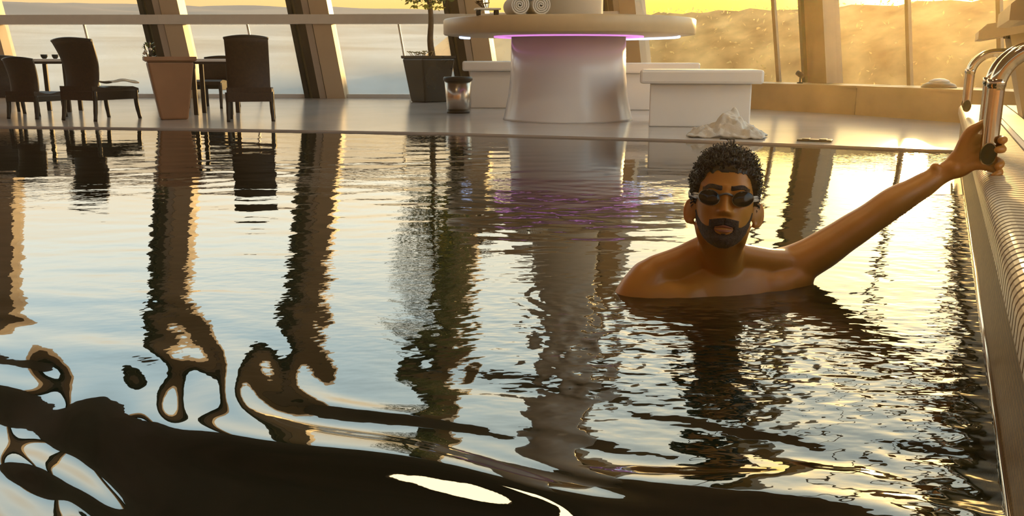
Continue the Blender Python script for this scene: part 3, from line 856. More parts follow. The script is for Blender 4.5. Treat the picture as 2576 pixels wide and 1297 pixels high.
fl = thing('pale_flowers', 'clump of pale flowers at the foot of the potted tree', 'flowers', dp_loc + Vector((-.06, -.08, .60)))
for k in range(14):
    a_ = k * 2.4; r = .03 + .012 * k; c_ = Vector((r * math.cos(a_) - .05, r * math.sin(a_) * .5, .05 + .04 * random.random()))
    mb = MB(); mb.tube([(c_.x * .6, c_.y * .6, -.01), c_], .004, 5)
    for j in range(6):
        b_ = j * 1.05; d_ = Vector((math.cos(b_), math.sin(b_), .5)) * .045; s_ = Vector((-math.sin(b_), math.cos(b_), 0)) * .018
        mb.add([c_, c_ + d_ * .6 + s_, c_ + d_, c_ + d_ * .6 - s_], [(0, 1, 2), (0, 2, 3)])
    mb.build('flower', M['flower'], fl, fix=False)

bn = thing('waste_bin', 'round brushed steel bin with black rim and base', 'bin', G(1153, 284))
MB().lathe([(.125, .03), (.135, .15), (.152, .36)], n=48).build('bin_body', M['steel'], bn)
MB().lathe([(.128, 0), (.128, .032), (.12, .034)], n=48).build('base_ring', M['black'], bn)
MB().lathe([(.152, .355), (.165, .362), (.165, .385), (.155, .40), (.13, .395), (.125, .37)], n=48).build('rim', M['black'], bn)

# ------------------------------------------------------------------ crumpled towel, pad, ledge items
def f_crump(u, v):
    r = math.hypot(u * .9, v)
    h = .150 * math.exp(-abs((u - .06) / .36) ** 3.2 - abs(v / .7) ** 3) + .055 * math.exp(-((u + .55) / .22) ** 2 - (v / .6) ** 2) + .05 * math.exp(-((u - .68) / .2) ** 2 - (v / .6) ** 2)
    h *= max(0, 1 - r ** 4 * .8)
    f_ = .042 * noise.noise(Vector((u * 3.1, v * 3.1, 4))) + .026 * noise.noise(Vector((u * 7, v * 7, 1))) + .014 * abs(noise.noise(Vector((u * 4, v * 9, 8))))
    k = .82 + .18 * noise.noise(Vector((math.atan2(v, u) * 1.5, 2, 0)))
    e = min(1, max(0, (1.02 - max(abs(u), abs(v))) * 5))
    return (u * k, v * k, max(.002, (h + (f_ + .018) * (0.3 + e * .9))))
tw = G(1838, 348)
cloth('crumpled_towel', 'crumpled cream towel dropped on the pool edge behind swimmer', (tw.x, tw.y + .12, DECK_Z + .001), .345, .19, f_crump, math.radians(-20), 60)
mp_ = G(2055, 357)
pad = thing('flat_pad', 'flat dark rubber pad lying on the pool edge right of towel', 'pad', (mp_.x, mp_.y + .05, DECK_Z), math.radians(-25))
MB().box((0, 0, .008), (.24, .09, .016), None, .006).build('sole', M['black'], pad)
for k in (-1, 1): MB().box((k * .06, 0, .018), (.05, .085, .006), None, .002).build('ridge', M['black'], pad)

def ledge_spot(label, c, rz):
    t = thing('floor_spotlight', label, 'spotlight', c, rz, 'small black spotlights on the ledge')
    MB().lathe([(.035, 0), (.035, .012), (.012, .016), (.010, .07)], n=16).build('base', M['black'], t)
    MB().tube([(-.035, 0, .075), (.0, 0, .10), (.045, 0, .125)], [.026, .032, .030], 14).build('head', M['black'], t)
ledge_spot('small black spotlight on the ledge left of bronze column', Q(2012, 212, 10.75) * 1 - Vector((0, 0, 0)) + Vector((0, 0, .325 - Q(2012, 212, 10.75).z)), 2.2)
ledge_spot('small black spotlight on the ledge beyond the steel grips', Vector((4.72, 8.25, .325)), 2.0)
dm_c = Vector((4.28, 9.05, .325))
dm = thing('dome_lamp', 'shallow dark dome with pale top on the sunlit ledge', 'lamp', dm_c)
MB().lathe([(.165, 0), (.165, .012), (.15, .035), (.10, .055)], n=32).build('shade', M['brown'], dm)
MB().lathe([(.10, .055), (.085, .075), (.045, .09), (.004, .093)], n=32).build('cap', M['cream'], dm)

# ------------------------------------------------------------------ planting beyond the right windows
def hedge():
    root = thing('dry_hedge', 'sunlit dry golden hedge beyond the right hand windows', 'hedge', (6.5, 15, -.2))
    rg = random.Random(4)
    pts = [Vector((2.2, 33, 0)), Vector((7.2, 29.5, 0)), Vector((12.0, 25.5, 0)), Vector((17, 19.5, 0)), Vector((20, 11.5, 0))]
    path = catmull(pts, 20); off = Vector((6.5, 15, -.2))
    mb = MB(); nz = 6; vs = []; fs = []
    for i, p_ in enumerate(path):
        t = (path[min(i + 1, len(path) - 1)] - path[max(i - 1, 0)]).normalized(); o = Vector((-t.y, t.x, 0))
        for k in range(9):
            th = math.pi * k / 8; w = .8; hgt = 1.98
            pt = p_ - o * math.cos(th) * (w if math.cos(th) < 0 else 9.0) * (1 if k else 1) + ZU * (min(1, math.sin(th) * 1.6) ** (1.6 if math.cos(th) > 0 else 1) * hgt - .2)
            pt += Vector((noise.noise(pt * 2), noise.noise(pt * 2 + Vector((7, 0, 0))), noise.noise(pt * 2.2 + Vector((0, 9, 0))))) * .10
            vs.append(pt - off)
    for i in range(len(path) - 1):
        for k in range(8):
            a_ = i * 9 + k; fs.append((a_, a_ + 1, a_ + 10, a_ + 9))
    mb.add(vs, fs, True); mb.build('bushy_mass', mat('dry_foliage', (.74, .48, .19), .9, var=.75, scale=1.6, bump=1.0, bscale=7, trans=.55), root)
    lf = MB()
    for k in range(7000):
        f_ = rg.random() * (len(path) - 1.001); i = int(f_); p_ = path[i].lerp(path[i + 1], f_ - i)
        t = (path[i + 1] - path[i]).normalized(); o = Vector((-t.y, t.x, 0))
        th = rg.uniform(.0, math.pi); c_ = p_ - o * math.cos(th) * (.86 if math.cos(th) < 0 else 9.0) + ZU * (min(1, math.sin(th) * 1.6) ** (1.6 if math.cos(th) > 0 else 1) * 2.0 - .2) - off
        d_ = Vector((rg.gauss(0, 1), rg.gauss(0, 1), rg.gauss(.5, .8))).normalized(); s_ = d_.cross(Vector((rg.gauss(0, 1), rg.gauss(0, 1), rg.gauss(0, 1)))).normalized()
        L_ = rg.uniform(.04, .13)
        lf.add([c_, c_ + d_ * L_ * .5 + s_ * L_ * .2, c_ + d_ * L_, c_ + d_ * L_ * .5 - s_ * L_ * .2], [(0, 1, 2, 3)])
    tag(lf.build('leaves', mat('golden_leaf', (.86, .58, .22), .7, var=.8, scale=2.5, trans=.6), root, fix=False), 'dry golden leaves', None, None, 'stuff')
hedge()

# ------------------------------------------------------------------ the swimmer
def swimmer():
    # ---- head frame: x to picture right, y towards the face's front, z up
    HO = Q(1823, 503, 2.22)
    fw = Vector((-.20, -.97, .235)).normalized()
    rt = Vector((.975, -.205, -.03)); rt = (rt - fw * rt.dot(fw)).normalized()
    up = fw.cross(rt).normalized()
    def H(x, y, z): return HO + rt * x + fw * y + up * z
    ZT_ = np.array([-.122, -.119, -.112, -.100, -.085, -.065, -.045, -.02, .0, .03, .06, .085, .103, .114, .119])
    WT_ = np.array([.004, .020, .034, .046, .0545, .0615, .0665, .0705, .0725, .0740, .0715, .060, .044, .026, .004])
    FT_ = np.array([.062, .074, .081, .0835, .0815, .0840, .0840, .0835, .083, .088, .0815, .066, .045, .024, -.005])
    BT_ = np.array([.02, -.002, -.018, -.035, -.055, -.078, -.088, -.095, -.1, -.103, -.098, -.082, -.062, -.04, -.012])
    def gz(v, c, s): return math.exp(-((v - c) / s) ** 2)
    def head_point(th, z, extra=0.0):
        """th: angle, 0 = front, positive to picture right"""
        w = float(np.interp(z, ZT_, WT_)); f_ = float(np.interp(z, ZT_, FT_)); b_ = float(np.interp(z, ZT_, BT_))
        s, c = math.sin(th), math.cos(th)
        e = .78
        x = w * math.copysign(abs(s) ** e, s)
        yc = (f_ + b_) / 2 if False else b_ * .15
        y = yc + ((f_ - yc) if c > 0 else (yc - b_)) * math.copysign(abs(c) ** (.86 if c > 0 else .9), c)
        if c > .15:
            k = min(1, (c - .15) / .3)
            ax = abs(x)
            d = 0
            t = max(0, min(1, (.016 - z) / .052))           # nose ridge
            if -.052 < z < .03:
                hgt = .004 + .021 * t ** 1.1
                if z < -.036: hgt *= max(0, 1 - ((-.036 - z) / .011)) ** .8
                d += hgt * math.exp(-(x / (.0075 + .0055 * t)) ** 2)
            d += .008 * gz(ax, .0135, .0065) * gz(z, -.037, .0075)     # wings
            d -= .004 * gz(ax, .007, .004) * gz(z, -.047, .004)        # nostrils
            d -= .0125 * gz(ax, .032, .016) * gz(z, .0, .012)          # sockets
            d += .0055 * gz(ax, .032, .010) * gz(z, -.002, .008)       # lids
            d += .0045 * gz(ax, .030, .022) * gz(z, .021, .008)        # brow
            d += .004 * gz(ax, .047, .016) * gz(z, -.024, .016)        # cheekbone
            d += .0055 * gz(x, 0, .017) * gz(z, -.0705, .0050)         # upper lip
            d -= .0030 * gz(x, 0, .024) * gz(z, -.0772, .0022)         # mouth line
            d += .0062 * gz(x, 0, .016) * gz(z, -.0835, .0050)         # lower lip
            d -= .0040 * gz(x, 0, .020) * gz(z, -.0925, .005)
            d += .0050 * gz(x, 0, .020) * gz(z, -.106, .009)           # chin
            d += .003 * gz(x, 0, .02) * gz(z, -.060, .008)
            d -= .0015 * gz(x, 0, .0025) * gz(z, -.060, .007)
            y += d * k
        return x, y, z
    def offset_point(th, z, off):
        e = .012
        p = Vector(head_point(th, z)); a = Vector(head_point(th + e, z)) - Vector(head_point(th - e, z))
        b = Vector(head_point(th, min(z + .004, .1185))) - Vector(head_point(th, max(z - .004, -.1215)))
        n = a.cross(b); n = n.normalized() if n.length > 1e-12 else Vector((0, 0, 1))
        if n.dot(Vector((p.x, p.y, p.z * .6))) < 0: n = -n
        return p + n * off
    sk = MB()
    nth, nzz = 120, 110
    zs = [-.122 + .241 * (.5 - .5 * math.cos(math.pi * (k / (nzz - 1)))) * .35 + .241 * (k / (nzz - 1)) * .65 for k in range(nzz)]
    vs = [H(*head_point(2 * math.pi * i / nth, z)) for z in zs for i in range(nth)]
    fs = [(k * nth + i, k * nth + (i + 1) % nth, (k + 1) * nth + (i + 1) % nth, (k + 1) * nth + i) for k in range(nzz - 1) for i in range(nth)]
    fs += [tuple(reversed(range(nth))), tuple((nzz - 1) * nth + i for i in range(nth))]
    sk.add(vs, fs)
    def caps(pts, rs, n=20, m=5):
        """closed limb with round ends; radius may be a pair"""
        pts = [Vector(p) for p in pts]; P_ = []; R_ = []
        rs = [r if isinstance(r, tuple) else (r, r) for r in rs]
        d0 = (pts[1] - pts[0]).normalized(); d1 = (pts[-1] - pts[-2]).normalized(); r0 = min(rs[0]); r1 = min(rs[-1])
        for k in range(m):
            a = math.pi / 2 * k / m
            P_.append(pts[0] - d0 * r0 * math.cos(a)); R_.append((max(.0008, rs[0][0] * math.sin(a)), max(.0008, rs[0][1] * math.sin(a))))
        P_ += pts; R_ += rs
        for k in range(m - 1, -1, -1):
            a = math.pi / 2 * k / m
            P_.append(pts[-1] + d1 * r1 * math.cos(a)); R_.append((max(.0008, rs[-1][0] * math.sin(a)), max(.0008, rs[-1][1] * math.sin(a))))
        sk.tube(P_, R_, n)
    def smooth_limb(keys, n=6):
        """keys: (point, radius) -> resampled chain"""
        P_ = catmull([k[0] for k in keys], n); R_ = []
        for i in range(len(keys) - 1):
            for k in range(n):
                t = k / n; t = t * t * (3 - 2 * t); R_.append(keys[i][1] * (1 - t) + keys[i + 1][1] * t)
        R_.append(keys[-1][1]); caps(P_, R_)
    def ell(c, rx, ry, rz, R=None, n=20):
        vs = []; fs = []
        for j in range(n + 1):
            ph = math.pi * j / n
            for i in range(n):
                a = 2 * math.pi * i / n
                v = Vector((rx * math.sin(ph + 1e-4) * math.cos(a), ry * math.sin(ph + 1e-4) * math.sin(a), rz * math.cos(ph)))
                if R: v = R[0] * v.x + R[1] * v.y + R[2] * v.z
                vs.append(Vector(c) + v)
        for j in range(n):
            for i in range(n): fs.append((j * n + i, j * n + (i + 1) % n, (j + 1) * n + (i + 1) % n, (j + 1) * n + i))
        sk.add(vs, fs)
    # ---- ears: shell with raised rim
    for sd in (-1, 1):
        ec = Vector((sd * .0815, -.010, -.032))
        eo = Vector((sd * .72, -.60, 0)).normalized()            # pointing out and back
        el_ = Vector((sd * .10, -.10, 1)).normalized(); el_ = (el_ - eo * el_.dot(eo)).normalized(); en = eo.cross(el_)
        W = lambda v: rt * v.x + fw * v.y + up * v.z
        ell(H(*(ec)), .019, .030, .0055, (W(eo), W(el_), W(en)), 18)
        rim = []
        for k in range(15):
            a = math.radians(-75 + 250 * k / 14)
            rim.append(H(*(ec + eo * (.0185 * math.cos(a) + .002) + el_ * (.0295 * math.sin(a)))))
        caps(rim, [.0045] * 15, 10, 3)
        ell(H(*(ec + el_ * -.026 - eo * .004)), .0085, .009, .006, (W(eo), W(el_), W(en)), 12)
    # ---- neck, torso, shoulders (world points)
    nb = Q(1815, 712, 2.33)                                            # pit between the collar bones
    neck_top = H(0, -.030, -.075)
    smooth_limb([(H(0, -.038, -.045), .052), (neck_top, .0575), ((neck_top + nb) / 2 + Vector((0, .012, 0)), .058), (nb + Vector((.0, .045, -.01)), .068)])
    SL = Q(1622, 712, 2.275)      # picture-left shoulder joint
    SR = Q(1992, 668, 2.40)       # picture-right shoulder joint
    mid = (SL + SR) / 2
    sh = (SR - SL).normalized(); fwd = Vector((sh.y, -sh.x, 0)).normalized(); upt = Vector((0, 0, 1))
    # torso rings, elliptical, from shoulder girdle to hips
    n = 40; rings = []
    for (dz, w, d, oy) in ((.050, .030, .025, .03), (.042, .085, .055, .022), (.025, .135, .078, .016), (0, .162, .095, .010), (-.04, .176, .108, .0),
                           (-.09, .180, .116, -.005), (-.16, .170, .115, -.005), (-.24, .155, .108, 0), (-.32, .145, .10, 0), (-.40, .155, .105, 0), (-.48, .160, .11, 0), (-.52, .12, .085, 0), (-.535, .03, .02, 0)):
        c_ = Vector((mid.x, mid.y, .035)) + upt * dz - fwd * oy
        rings.append([c_ + sh * w * math.copysign(abs(math.cos(2 * math.pi * k / n)) ** .85, math.cos(2 * math.pi * k / n)) + fwd * d * math.sin(2 * math.pi * k / n) for k in range(n)])
    sk.add([v for r in rings for v in r], [(i * n + k, i * n + (k + 1) % n, (i + 1) * n + (k + 1) % n, (i + 1) * n + k) for i in range(len(rings) - 1) for k in range(n)]
           + [tuple(reversed(range(n))), tuple((len(rings) - 1) * n + k for k in range(n))])
    # trapezius
    for a, b, r0, r1 in ((Q(1785, 622, 2.30), Q(1650, 682, 2.285), .040, .044), (Q(1855, 640, 2.31), Q(1985, 662, 2.39), .034, .040)):
        smooth_limb([(a, r0), (a.lerp(b, .5) - Vector((0, 0, .004)), (r0 + r1) / 2), (b, r1)])
    # collar bones and neck muscles
    for a, b in ((nb + Vector((-.018, -.018, .006)), SL + Vector((.05, -.015, .026))), (nb + Vector((.018, -.014, .008)), SR + Vector((-.05, -.03, .024)))):
        smooth_limb([(a, .009), (a.lerp(b, .5) + Vector((0, -.002, .002)), .008), (b, .009)])
    for sd in (-1, 1):
        smooth_limb([(H(sd * .056, -.02, -.062), .015), (H(sd * .048, .0, -.095), .014), (nb + Vector((sd * .016, -.016, .012)), .010)])
    for S_ in (SL, SR):
        m_ = mid.lerp(S_, .45) + fwd * .050 + Vector((0, 0, -.055)); smooth_limb([(m_, .050), (m_.lerp(S_ + fwd * .018 + Vector((0, 0, -.035)), .5), .053), (S_ + fwd * .018 + Vector((0, 0, -.035)), .052)])
    # chest
    for sd, S in ((-1, SL), (1, SR)):
        pc = mid.lerp(S, .52) + fwd * .066 + Vector((0, 0, -.085))
        ell(pc, .092, .036, .085, (sh, fwd, upt))
    # ---- picture-left arm: shoulder cap and arm under water
    elb = SL + Vector((-.075, -.02, -.27))
    smooth_limb([(SL + Vector((.012, .01, .004)), .058), (SL + Vector((-.022, -.002, -.045)), .061), (SL + Vector((-.050, -.008, -.12)), .052), (SL + Vector((-.066, -.015, -.20)), .044), (elb, .040),
                 (elb + Vector((.02, -.10, -.06)), .040), (elb + Vector((.05, -.20, -.11)), .029)])
    hp = elb + Vector((.06, -.26, -.13))
    ell(hp, .035, .05, .016)
    for k in range(4):
        b_ = hp + Vector((-.026 + .017 * k, -.04, 0)); smooth_limb([(b_, .0085), (b_ + Vector((0, -.035, -.004)), .008), (b_ + Vector((0, -.06, -.018)), .007)], 3)
    smooth_limb([(hp + Vector((.028, .0, 0)), .010), (hp + Vector((.05, -.03, -.005)), .009), (hp + Vector((.055, -.055, -.01)), .008)], 3)
    # ---- picture-right arm reaching out to the grip
    el2 = Q(2196, 545, 2.425); wr = Q(2392, 424, 2.440)
    smooth_limb([(SR + Vector((-.03, .0, -.004)), .056), (SR + Vector((.01, 0, .004)), .058), (Q(2060, 634, 2.405), .0540), (Q(2130, 588, 2.415), .0480), (el2, .0440),
                 (Q(2246, 510, 2.43), .0440), (Q(2312, 472, 2.44), .0365), (Q(2362, 441, 2.448), .0290), (wr, .0280)])
    ell(Q(2352, 420, 2.435), .015, .015, .015)                          # ulna head
    smooth_limb([(Q(2010, 694, 2.39), .030), (Q(1930, 730, 2.36), .045), (Q(1880, 790, 2.33), .05)])     # chest to armpit
    # ---- gripping hand: palm behind the near drop of the grip, fingers closing round its far side
    bs, bu, br = 2.70, .129, .0215; bz = .35
    tc_ = SU(bs, bu, 0)
    def around(deg, rr, z): return tc_ + N * rr * math.cos(math.radians(deg)) + A * rr * math.sin(math.radians(deg)) + ZU * z
    for k in range(4):
        zf = .392 - .0245 * k
        kn = around(142, .047, zf - .002)
        w0 = wr + ZU * (.014 - .0095 * k) + A * .002
        smooth_limb([(w0, .0185), (w0.lerp(kn, .5) + ZU * (.004 - .002 * k), .0185), (kn, .0150)], 4)
        rr = br + .0105 - .0008 * (k == 3)
        ch = [around(a, rr, zf - .004 * j * (k > 1)) for j, a in enumerate((112, 78, 44, 10, -26, -52) if k in (1, 3) else (112, 80, 48, 18, -14, -40))]
        caps(catmull([kn] + ch, 3), [.0132 - .0034 * i / 18 for i in range(19)], 10, 3)
    # thumb: from the top edge of the palm up along the tube
    b0 = wr.lerp(around(142, .047, .392), .35) + ZU * .012
    th_ = [b0, around(160, .056, .402), around(135, .042, .424), around(105, .036, .440)]
    caps(catmull(th_, 4), [.0175 - .0065 * i / 12 for i in range(13)], 12, 3)
    # heel of the hand
    k0 = around(142, .047, .33)
    ell(wr.lerp(k0, .45) + ZU * -.006, .036, .020, .022, ((k0 - wr).normalized(), A, (k0 - wr).normalized().cross(A)))

    # ---- weld everything into one skin
    me = sk.mesh('swimmer_raw')
    bm = bmesh.new(); bm.from_mesh(me); bmesh.ops.triangulate(bm, faces=bm.faces); bmesh.ops.recalc_face_normals(bm, faces=bm.faces); bm.to_mesh(me); bm.free()
    raw = bpy.data.objects.new('swimmer_raw', me); C.objects.link(raw)
    rm = raw.modifiers.new('weld', 'REMESH'); rm.mode = 'VOXEL'; rm.voxel_size = .0027
    dg = bpy.context.evaluated_depsgraph_get()
    body = bpy.data.meshes.new_from_object(raw.evaluated_get(dg))
    bpy.data.objects.remove(raw)
    nv = len(body.vertices); co = np.empty(nv * 3); body.vertices.foreach_get('co', co); co = co.reshape(-1, 3)
    ed = np.empty(len(body.edges) * 2, np.int32); body.edges.foreach_get('vertices', ed); ed = ed.reshape(-1, 2)
    deg = np.bincount(ed.reshape(-1), minlength=nv)[:, None]
    # more smoothing on neck and torso, little on face, ears and hand
    loc = co - np.array(HO)
    zl = loc @ np.array(up); yl = loc @ np.array(fw); xl = loc @ np.array(rt)
    facew = ((zl > -.115) & (np.abs(xl) < .11) & (np.abs(yl) < .13))
    handw = np.linalg.norm(co - np.array(SU(2.72, bu - .02, bz)), axis=1) < .085
    wgt = np.where(facew, .0, np.where(handw, .0, 1.0))[:, None]
    def lap(c, w):
        s = np.zeros_like(c)
        for j in range(3):
            s[:, j] = np.bincount(ed[:, 0], c[ed[:, 1], j], nv) + np.bincount(ed[:, 1], c[ed[:, 0], j], nv)
        return c + w * (s / deg - c)
    for it in range(3): co = lap(co, .5)
    ws = wgt.copy()
    for it in range(12): ws = lap(np.repeat(ws, 3, 1), .5)[:, :1]
    for it in range(44): co = lap(co, .55 * ws)
    body.vertices.foreach_set('co', co.reshape(-1)); body.update()
    body.polygons.foreach_set('use_smooth', np.ones(len(body.polygons), bool))
    body.materials.clear()
    skin = mat('skin', (.54, .225, .035), .40, var=.08, scale=14, sss=.25, bump=.04, bscale=220)
    body.materials.append(skin)
    body.name = 'person'
    man = bpy.data.objects.new('person', body); C.objects.link(man)
    tag(man, 'shirtless bearded man in dark goggles standing chest deep, one arm on the grip', 'person')

    # ---- shells grown from the head surface
    def shell(name, m, inside, off, rough, th_n=150, z_n=130, seed=0, zr=(-.1215, .1185), thr=(-math.pi, math.pi)):
        ths = np.linspace(*thr, th_n); zz = np.linspace(*zr, z_n)
        mask = np.array([[inside(t, z) for t in ths] for z in zz])
        vid = {}; vs = []; fs = []
        def vert(j, i, layer):
            kx = (j, i, layer)
            if kx not in vid:
                t, z = ths[i], zz[j]
                mm = mask[j, i]
                o_ = (off(t, z) * max(0, min(1, mm)) + rough * mm * noise.noise(Vector((math.sin(t) * 9, math.cos(t) * 9, z * 90 + seed)) * .9)) if layer else -.003
                vid[kx] = len(vs); vs.append(H(*offset_point(t, z, o_)))
            return vid[kx]
        cells = [(j, i) for j in range(z_n - 1) for i in range(th_n - 1) if min(mask[j, i], mask[j, i + 1], mask[j + 1, i], mask[j + 1, i + 1]) > 0]
        cs = set(cells)
        for (j, i) in cells:
            fs.append((vert(j, i, 1), vert(j, i + 1, 1), vert(j + 1, i + 1, 1), vert(j + 1, i, 1)))
            for (dj, di, e0, e1) in ((-1, 0, (j, i), (j, i + 1)), (1, 0, (j + 1, i + 1), (j + 1, i)), (0, -1, (j + 1, i), (j, i)), (0, 1, (j, i + 1), (j + 1, i + 1))):
                if (j + dj, i + di) not in cs:
                    fs.append((vert(*e0, 1), vert(*e0, 0), vert(*e1, 0), vert(*e1, 1)))
        mb = MB(); mb.add(vs, fs, True); return mb.build(name, m, man, fix=False)
    hairm = mat('dark_brown_hair', (.010, .005, .003), .36, var=.4, scale=60)
    beardm = mat('dark_beard', (.050, .022, .009), .6, var=.4, scale=120, bump=.8, bscale=420)
    def sstep(a, b, x):
        t = max(0, min(1, (x - a) / (b - a))); return t * t * (3 - 2 * t)
    def hair_in(t, z):
        a = abs(math.degrees(t)); nzv = .007 * noise.noise(Vector((t * 6, 3, 0)))
        # hairline: high over the forehead, dropping at the temples, down in front of the ears, low at the nape
        line = float(np.interp(a, [0, 18, 32, 42, 52, 62, 74, 86, 100, 125, 180], [.062, .063, .060, .050, .034, .012, -.006, -.022, -.010, -.045, -.07]))
        return sstep(line + nzv - .002, line + nzv + .018, z) if z > line + nzv - .002 else 0
    def hair_off(t, z):
        s = math.sin(t)
        return .008 + .004 * sstep(.02, .10, z) + .007 * noise.noise(Vector((math.sin(t) * 4.5, math.cos(t) * 4.5, z * 45))) + .003 * noise.noise(Vector((math.sin(t) * 12, math.cos(t) * 12, z * 120)))
    hair = shell('hair', hairm, hair_in, hair_off, .0035, 200, 150, 1)
    # short curls
    rg = random.Random(5); mb = MB()
    for k in range(5200):
        t = rg.uniform(-math.pi, math.pi); z = rg.uniform(-.06, .119)
        if hair_in(t, z) < .25: continue
        o_ = hair_off(t, z)
        p0 = Vector(offset_point(t, z, o_ - .006)); n_ = (Vector(offset_point(t, z, o_)) - p0).normalized()
        s_ = Vector((rg.gauss(0, 1), rg.gauss(0, 1), rg.gauss(0, 1))); s_ = (s_ - n_ * s_.dot(n_)).normalized(); b_ = n_.cross(s_)
        L_ = rg.uniform(.006, .013) + (.006 if z > .07 and rg.random() < .35 else 0)
        pts = [p0, p0 + n_ * L_ * .7 + s_ * .002, p0 + n_ * L_ * 1.15 + s_ * .006 + b_ * .002, p0 + n_ * L_ * 1.05 + s_ * .011]
        w_ = rg.uniform(.0009, .0017)
        mb.tube([H(*q) for q in pts], [w_, w_, w_ * .8, w_ * .3], 4, False)
    # the tuft that stands up on the crown
    for k in range(7):
        a = rg.uniform(-.006, .006)
        pts = [Vector((.005 + a, .01, .128)), Vector((.006 + a, .012, .145)), Vector((.002 + a * 2, .016, .152)), Vector((-.012 + a * 2, .018, .151))]
        mb.tube([H(*q) for q in catmull(pts, 4)], .0011, 5, False)
    tag(mb.build('curls', hairm, hair, fix=False), 'short dark curls', None, None, 'stuff')
    # beard, moustache, eyebrows
    def beard_in(t, z):
        x, y, _ = head_point(t, z); a = abs(math.degrees(t)); ax = abs(x)
        if a > 100: return 0
        m1 = 0
        # jaw and sideburn strip
        jaw = float(np.interp(a, [0, 14, 26, 40, 55, 70, 85, 100], [-.089, -.087, -.076, -.074, -.066, -.050, -.020, -.0]))
        bot = float(np.interp(a, [0, 30, 60, 80, 100], [-.130, -.130, -.112, -.085, -.05]))
        m1 = sstep(jaw + .004, jaw - .006, z) * sstep(bot - .002, bot + .006, z)
        if a < 26: m1 = max(m1, sstep(.0215, .0245, ax) * sstep(.037, .030, ax) * sstep(-.0575, -.065, z) * (1 if z > -.1 else 1))
        mous = sstep(-.0495 - .16 * ax, -.0535 - .16 * ax, z) * sstep(-.0685 - .22 * ax, -.0655 - .22 * ax, z) * sstep(.036, .029, ax) * (1 if ax > .0015 else .6)
        gap = sstep(.95, 1.1, (ax / .0225) ** 2 + ((z + .0785) / .0125) ** 2)
        soul = sstep(.006, .003, ax) * sstep(-.088, -.0895, z)
        return max(m1 * gap, mous, soul)
    shell('beard', beardm, beard_in, lambda t, z: .0028, .0012, 300, 190, 4, (-.1212, .01), (-1.75, 1.75))
    def brow_in(t, z):
        x, y, _ = head_point(t, z); ax = abs(x)
        c_ = .0215 + .0045 * sstep(.012, .038, ax) - .007 * sstep(.040, .056, ax)
        return sstep(.0062, .0035, abs(z - c_)) * sstep(.010, .014, ax) * sstep(.057, .050, ax)
    shell('eyebrows', beardm, brow_in, lambda t, z: .0024, .0012, 260, 60, 8, (.005, .04), (-1.2, 1.2))
    # lips: slightly redder skin
    lipm = mat('lip', (.34, .115, .06), .4, sss=.2)
    def lip_in(t, z):
        x, y, _ = head_point(t, z); ax = abs(x)
        return sstep(.0095, .0075, abs(z + .0775) + ax * ax * 14) * sstep(.0235, .020, ax)
    shell('lips', lipm, lip_in, lambda t, z: .0006, .0, 200, 60, 9, (-.09, -.065), (-.5, .5))
    # ---- goggles
    gg = bpy.data.objects.new('goggles', None); C.objects.link(gg); gg.parent = man
    tag(gg, 'dark swimming goggles with a clear strap')
    lensm = mat('smoked_lens', (.006, .005, .005), .12, spec=.3)
    framem = mat('grey_goggle_frame', (.16, .14, .12), .25)
    strapm = mat('clear_strap', (.42, .40, .38), .22)
    for sd in (-1, 1):
        cx, cz = sd * .0385, -.003
        def gp(a, k, lift):
            ex = .0285 if math.cos(a) * sd > 0 else .0245
            x = cx + ex * k * math.cos(a); z = cz + .0195 * k * math.sin(a) + .003 * k * math.cos(a) * sd
            y0 = head_point(math.asin(max(-1, min(1, (abs(x) / .0735) ** (1 / .78))) ) * (1 if x > 0 else -1), z)[1]
            yb = max(.083 - 14.5 * max(0, abs(x) - .030) ** 2 * .72, .045)
            return H(x, yb + lift, z)
        n = 36; vs = []; fs = []
        rings = [(1.0, .0), (1.0, .010), (.94, .0135)]
        for k, l in rings: vs += [gp(2 * math.pi * i / n, k, l) for i in range(n)]
        for r in range(len(rings) - 1):
            fs += [(r * n + i, r * n + (i + 1) % n, (r + 1) * n + (i + 1) % n, (r + 1) * n + i) for i in range(n)]
        MB().add(vs, fs, True).build('eyecup', framem, gg)
        vs = []; fs = []
        rr = [(.95, .0125), (.8, .0150), (.5, .0168), (.02, .0175)]
        for k, l in rr: vs += [gp(2 * math.pi * i / n, k, l) for i in range(n)]
        for r in range(len(rr) - 1):
            fs += [(r * n + i, r * n + (i + 1) % n, (r + 1) * n + (i + 1) % n, (r + 1) * n + i) for i in range(n)]
        fs.append(tuple(3 * n + i for i in range(n)))
        MB().add(vs, fs, True).build('lens', lensm, gg)
        # side arm and strap running back over the ear
        pts = [H(sd * .060, .071, -.002), H(sd * .071, .052, .000), H(sd * .0785, .022, .004), H(sd * .088, -.012, .010), H(sd * .088, -.050, .022), H(sd * .066, -.095, .036), H(0, -.122, .042)]
        pp = catmull(pts, 5)
        MB().tube(pp, [(.0052, .0022)] * len(pp), 8).build('strap', strapm, gg)
        MB().tube([H(sd * .062, .072, .004), H(sd * .073, .050, .008), H(sd * .0785, .030, .010)], [.003, .0032, .0028], 8).build('clip', strapm, gg)
    MB().tube(catmull([H(-.0155, .088, .004), H(0, .0985, .0075), H(.0155, .088, .004)], 4), .0028, 8).build('nose_bridge', framem, gg)
swimmer()

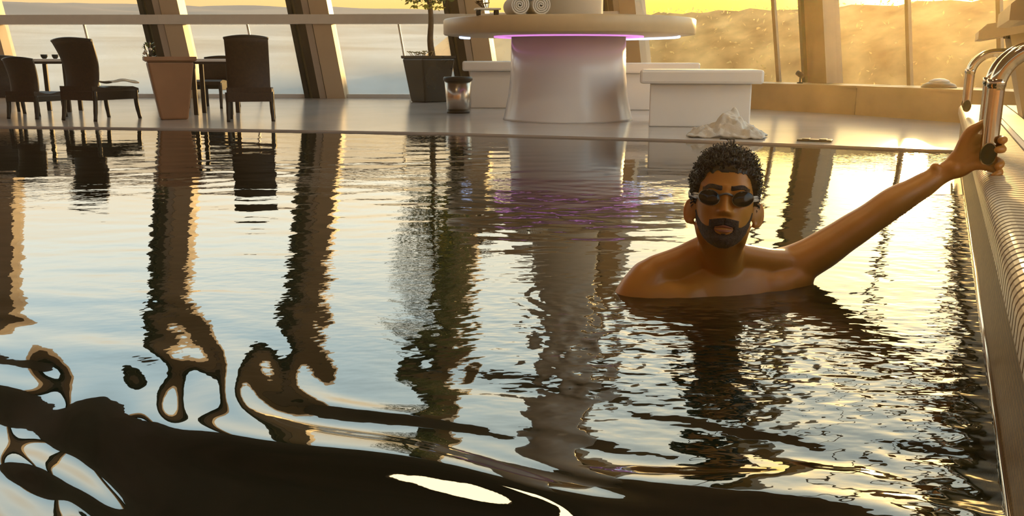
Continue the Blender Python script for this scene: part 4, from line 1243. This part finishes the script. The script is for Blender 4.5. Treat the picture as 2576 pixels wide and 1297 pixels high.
# ------------------------------------------------------------------ haze volume added for the golden sun glare
def haze():
    m = bpy.data.materials.new('glare_haze'); m.use_nodes = True
    n = m.node_tree.nodes; L = m.node_tree.links; n.clear()
    out = n.new('ShaderNodeOutputMaterial'); v = n.new('ShaderNodeVolumeScatter')
    v.inputs['Color'].default_value = (1, .80, .46, 1); v.inputs['Density'].default_value = .0021; v.inputs['Anisotropy'].default_value = .82
    L.new(v.outputs[0], out.inputs['Volume'])
    mb = MB(); mb.box((-4.6, 3.2, 2.95), (21, 22, 5.9)); o = mb.build('glare_veil', m)
    tag(o, 'thin golden haze added to the pool hall for the glare veil', None, None, 'stuff')
haze()
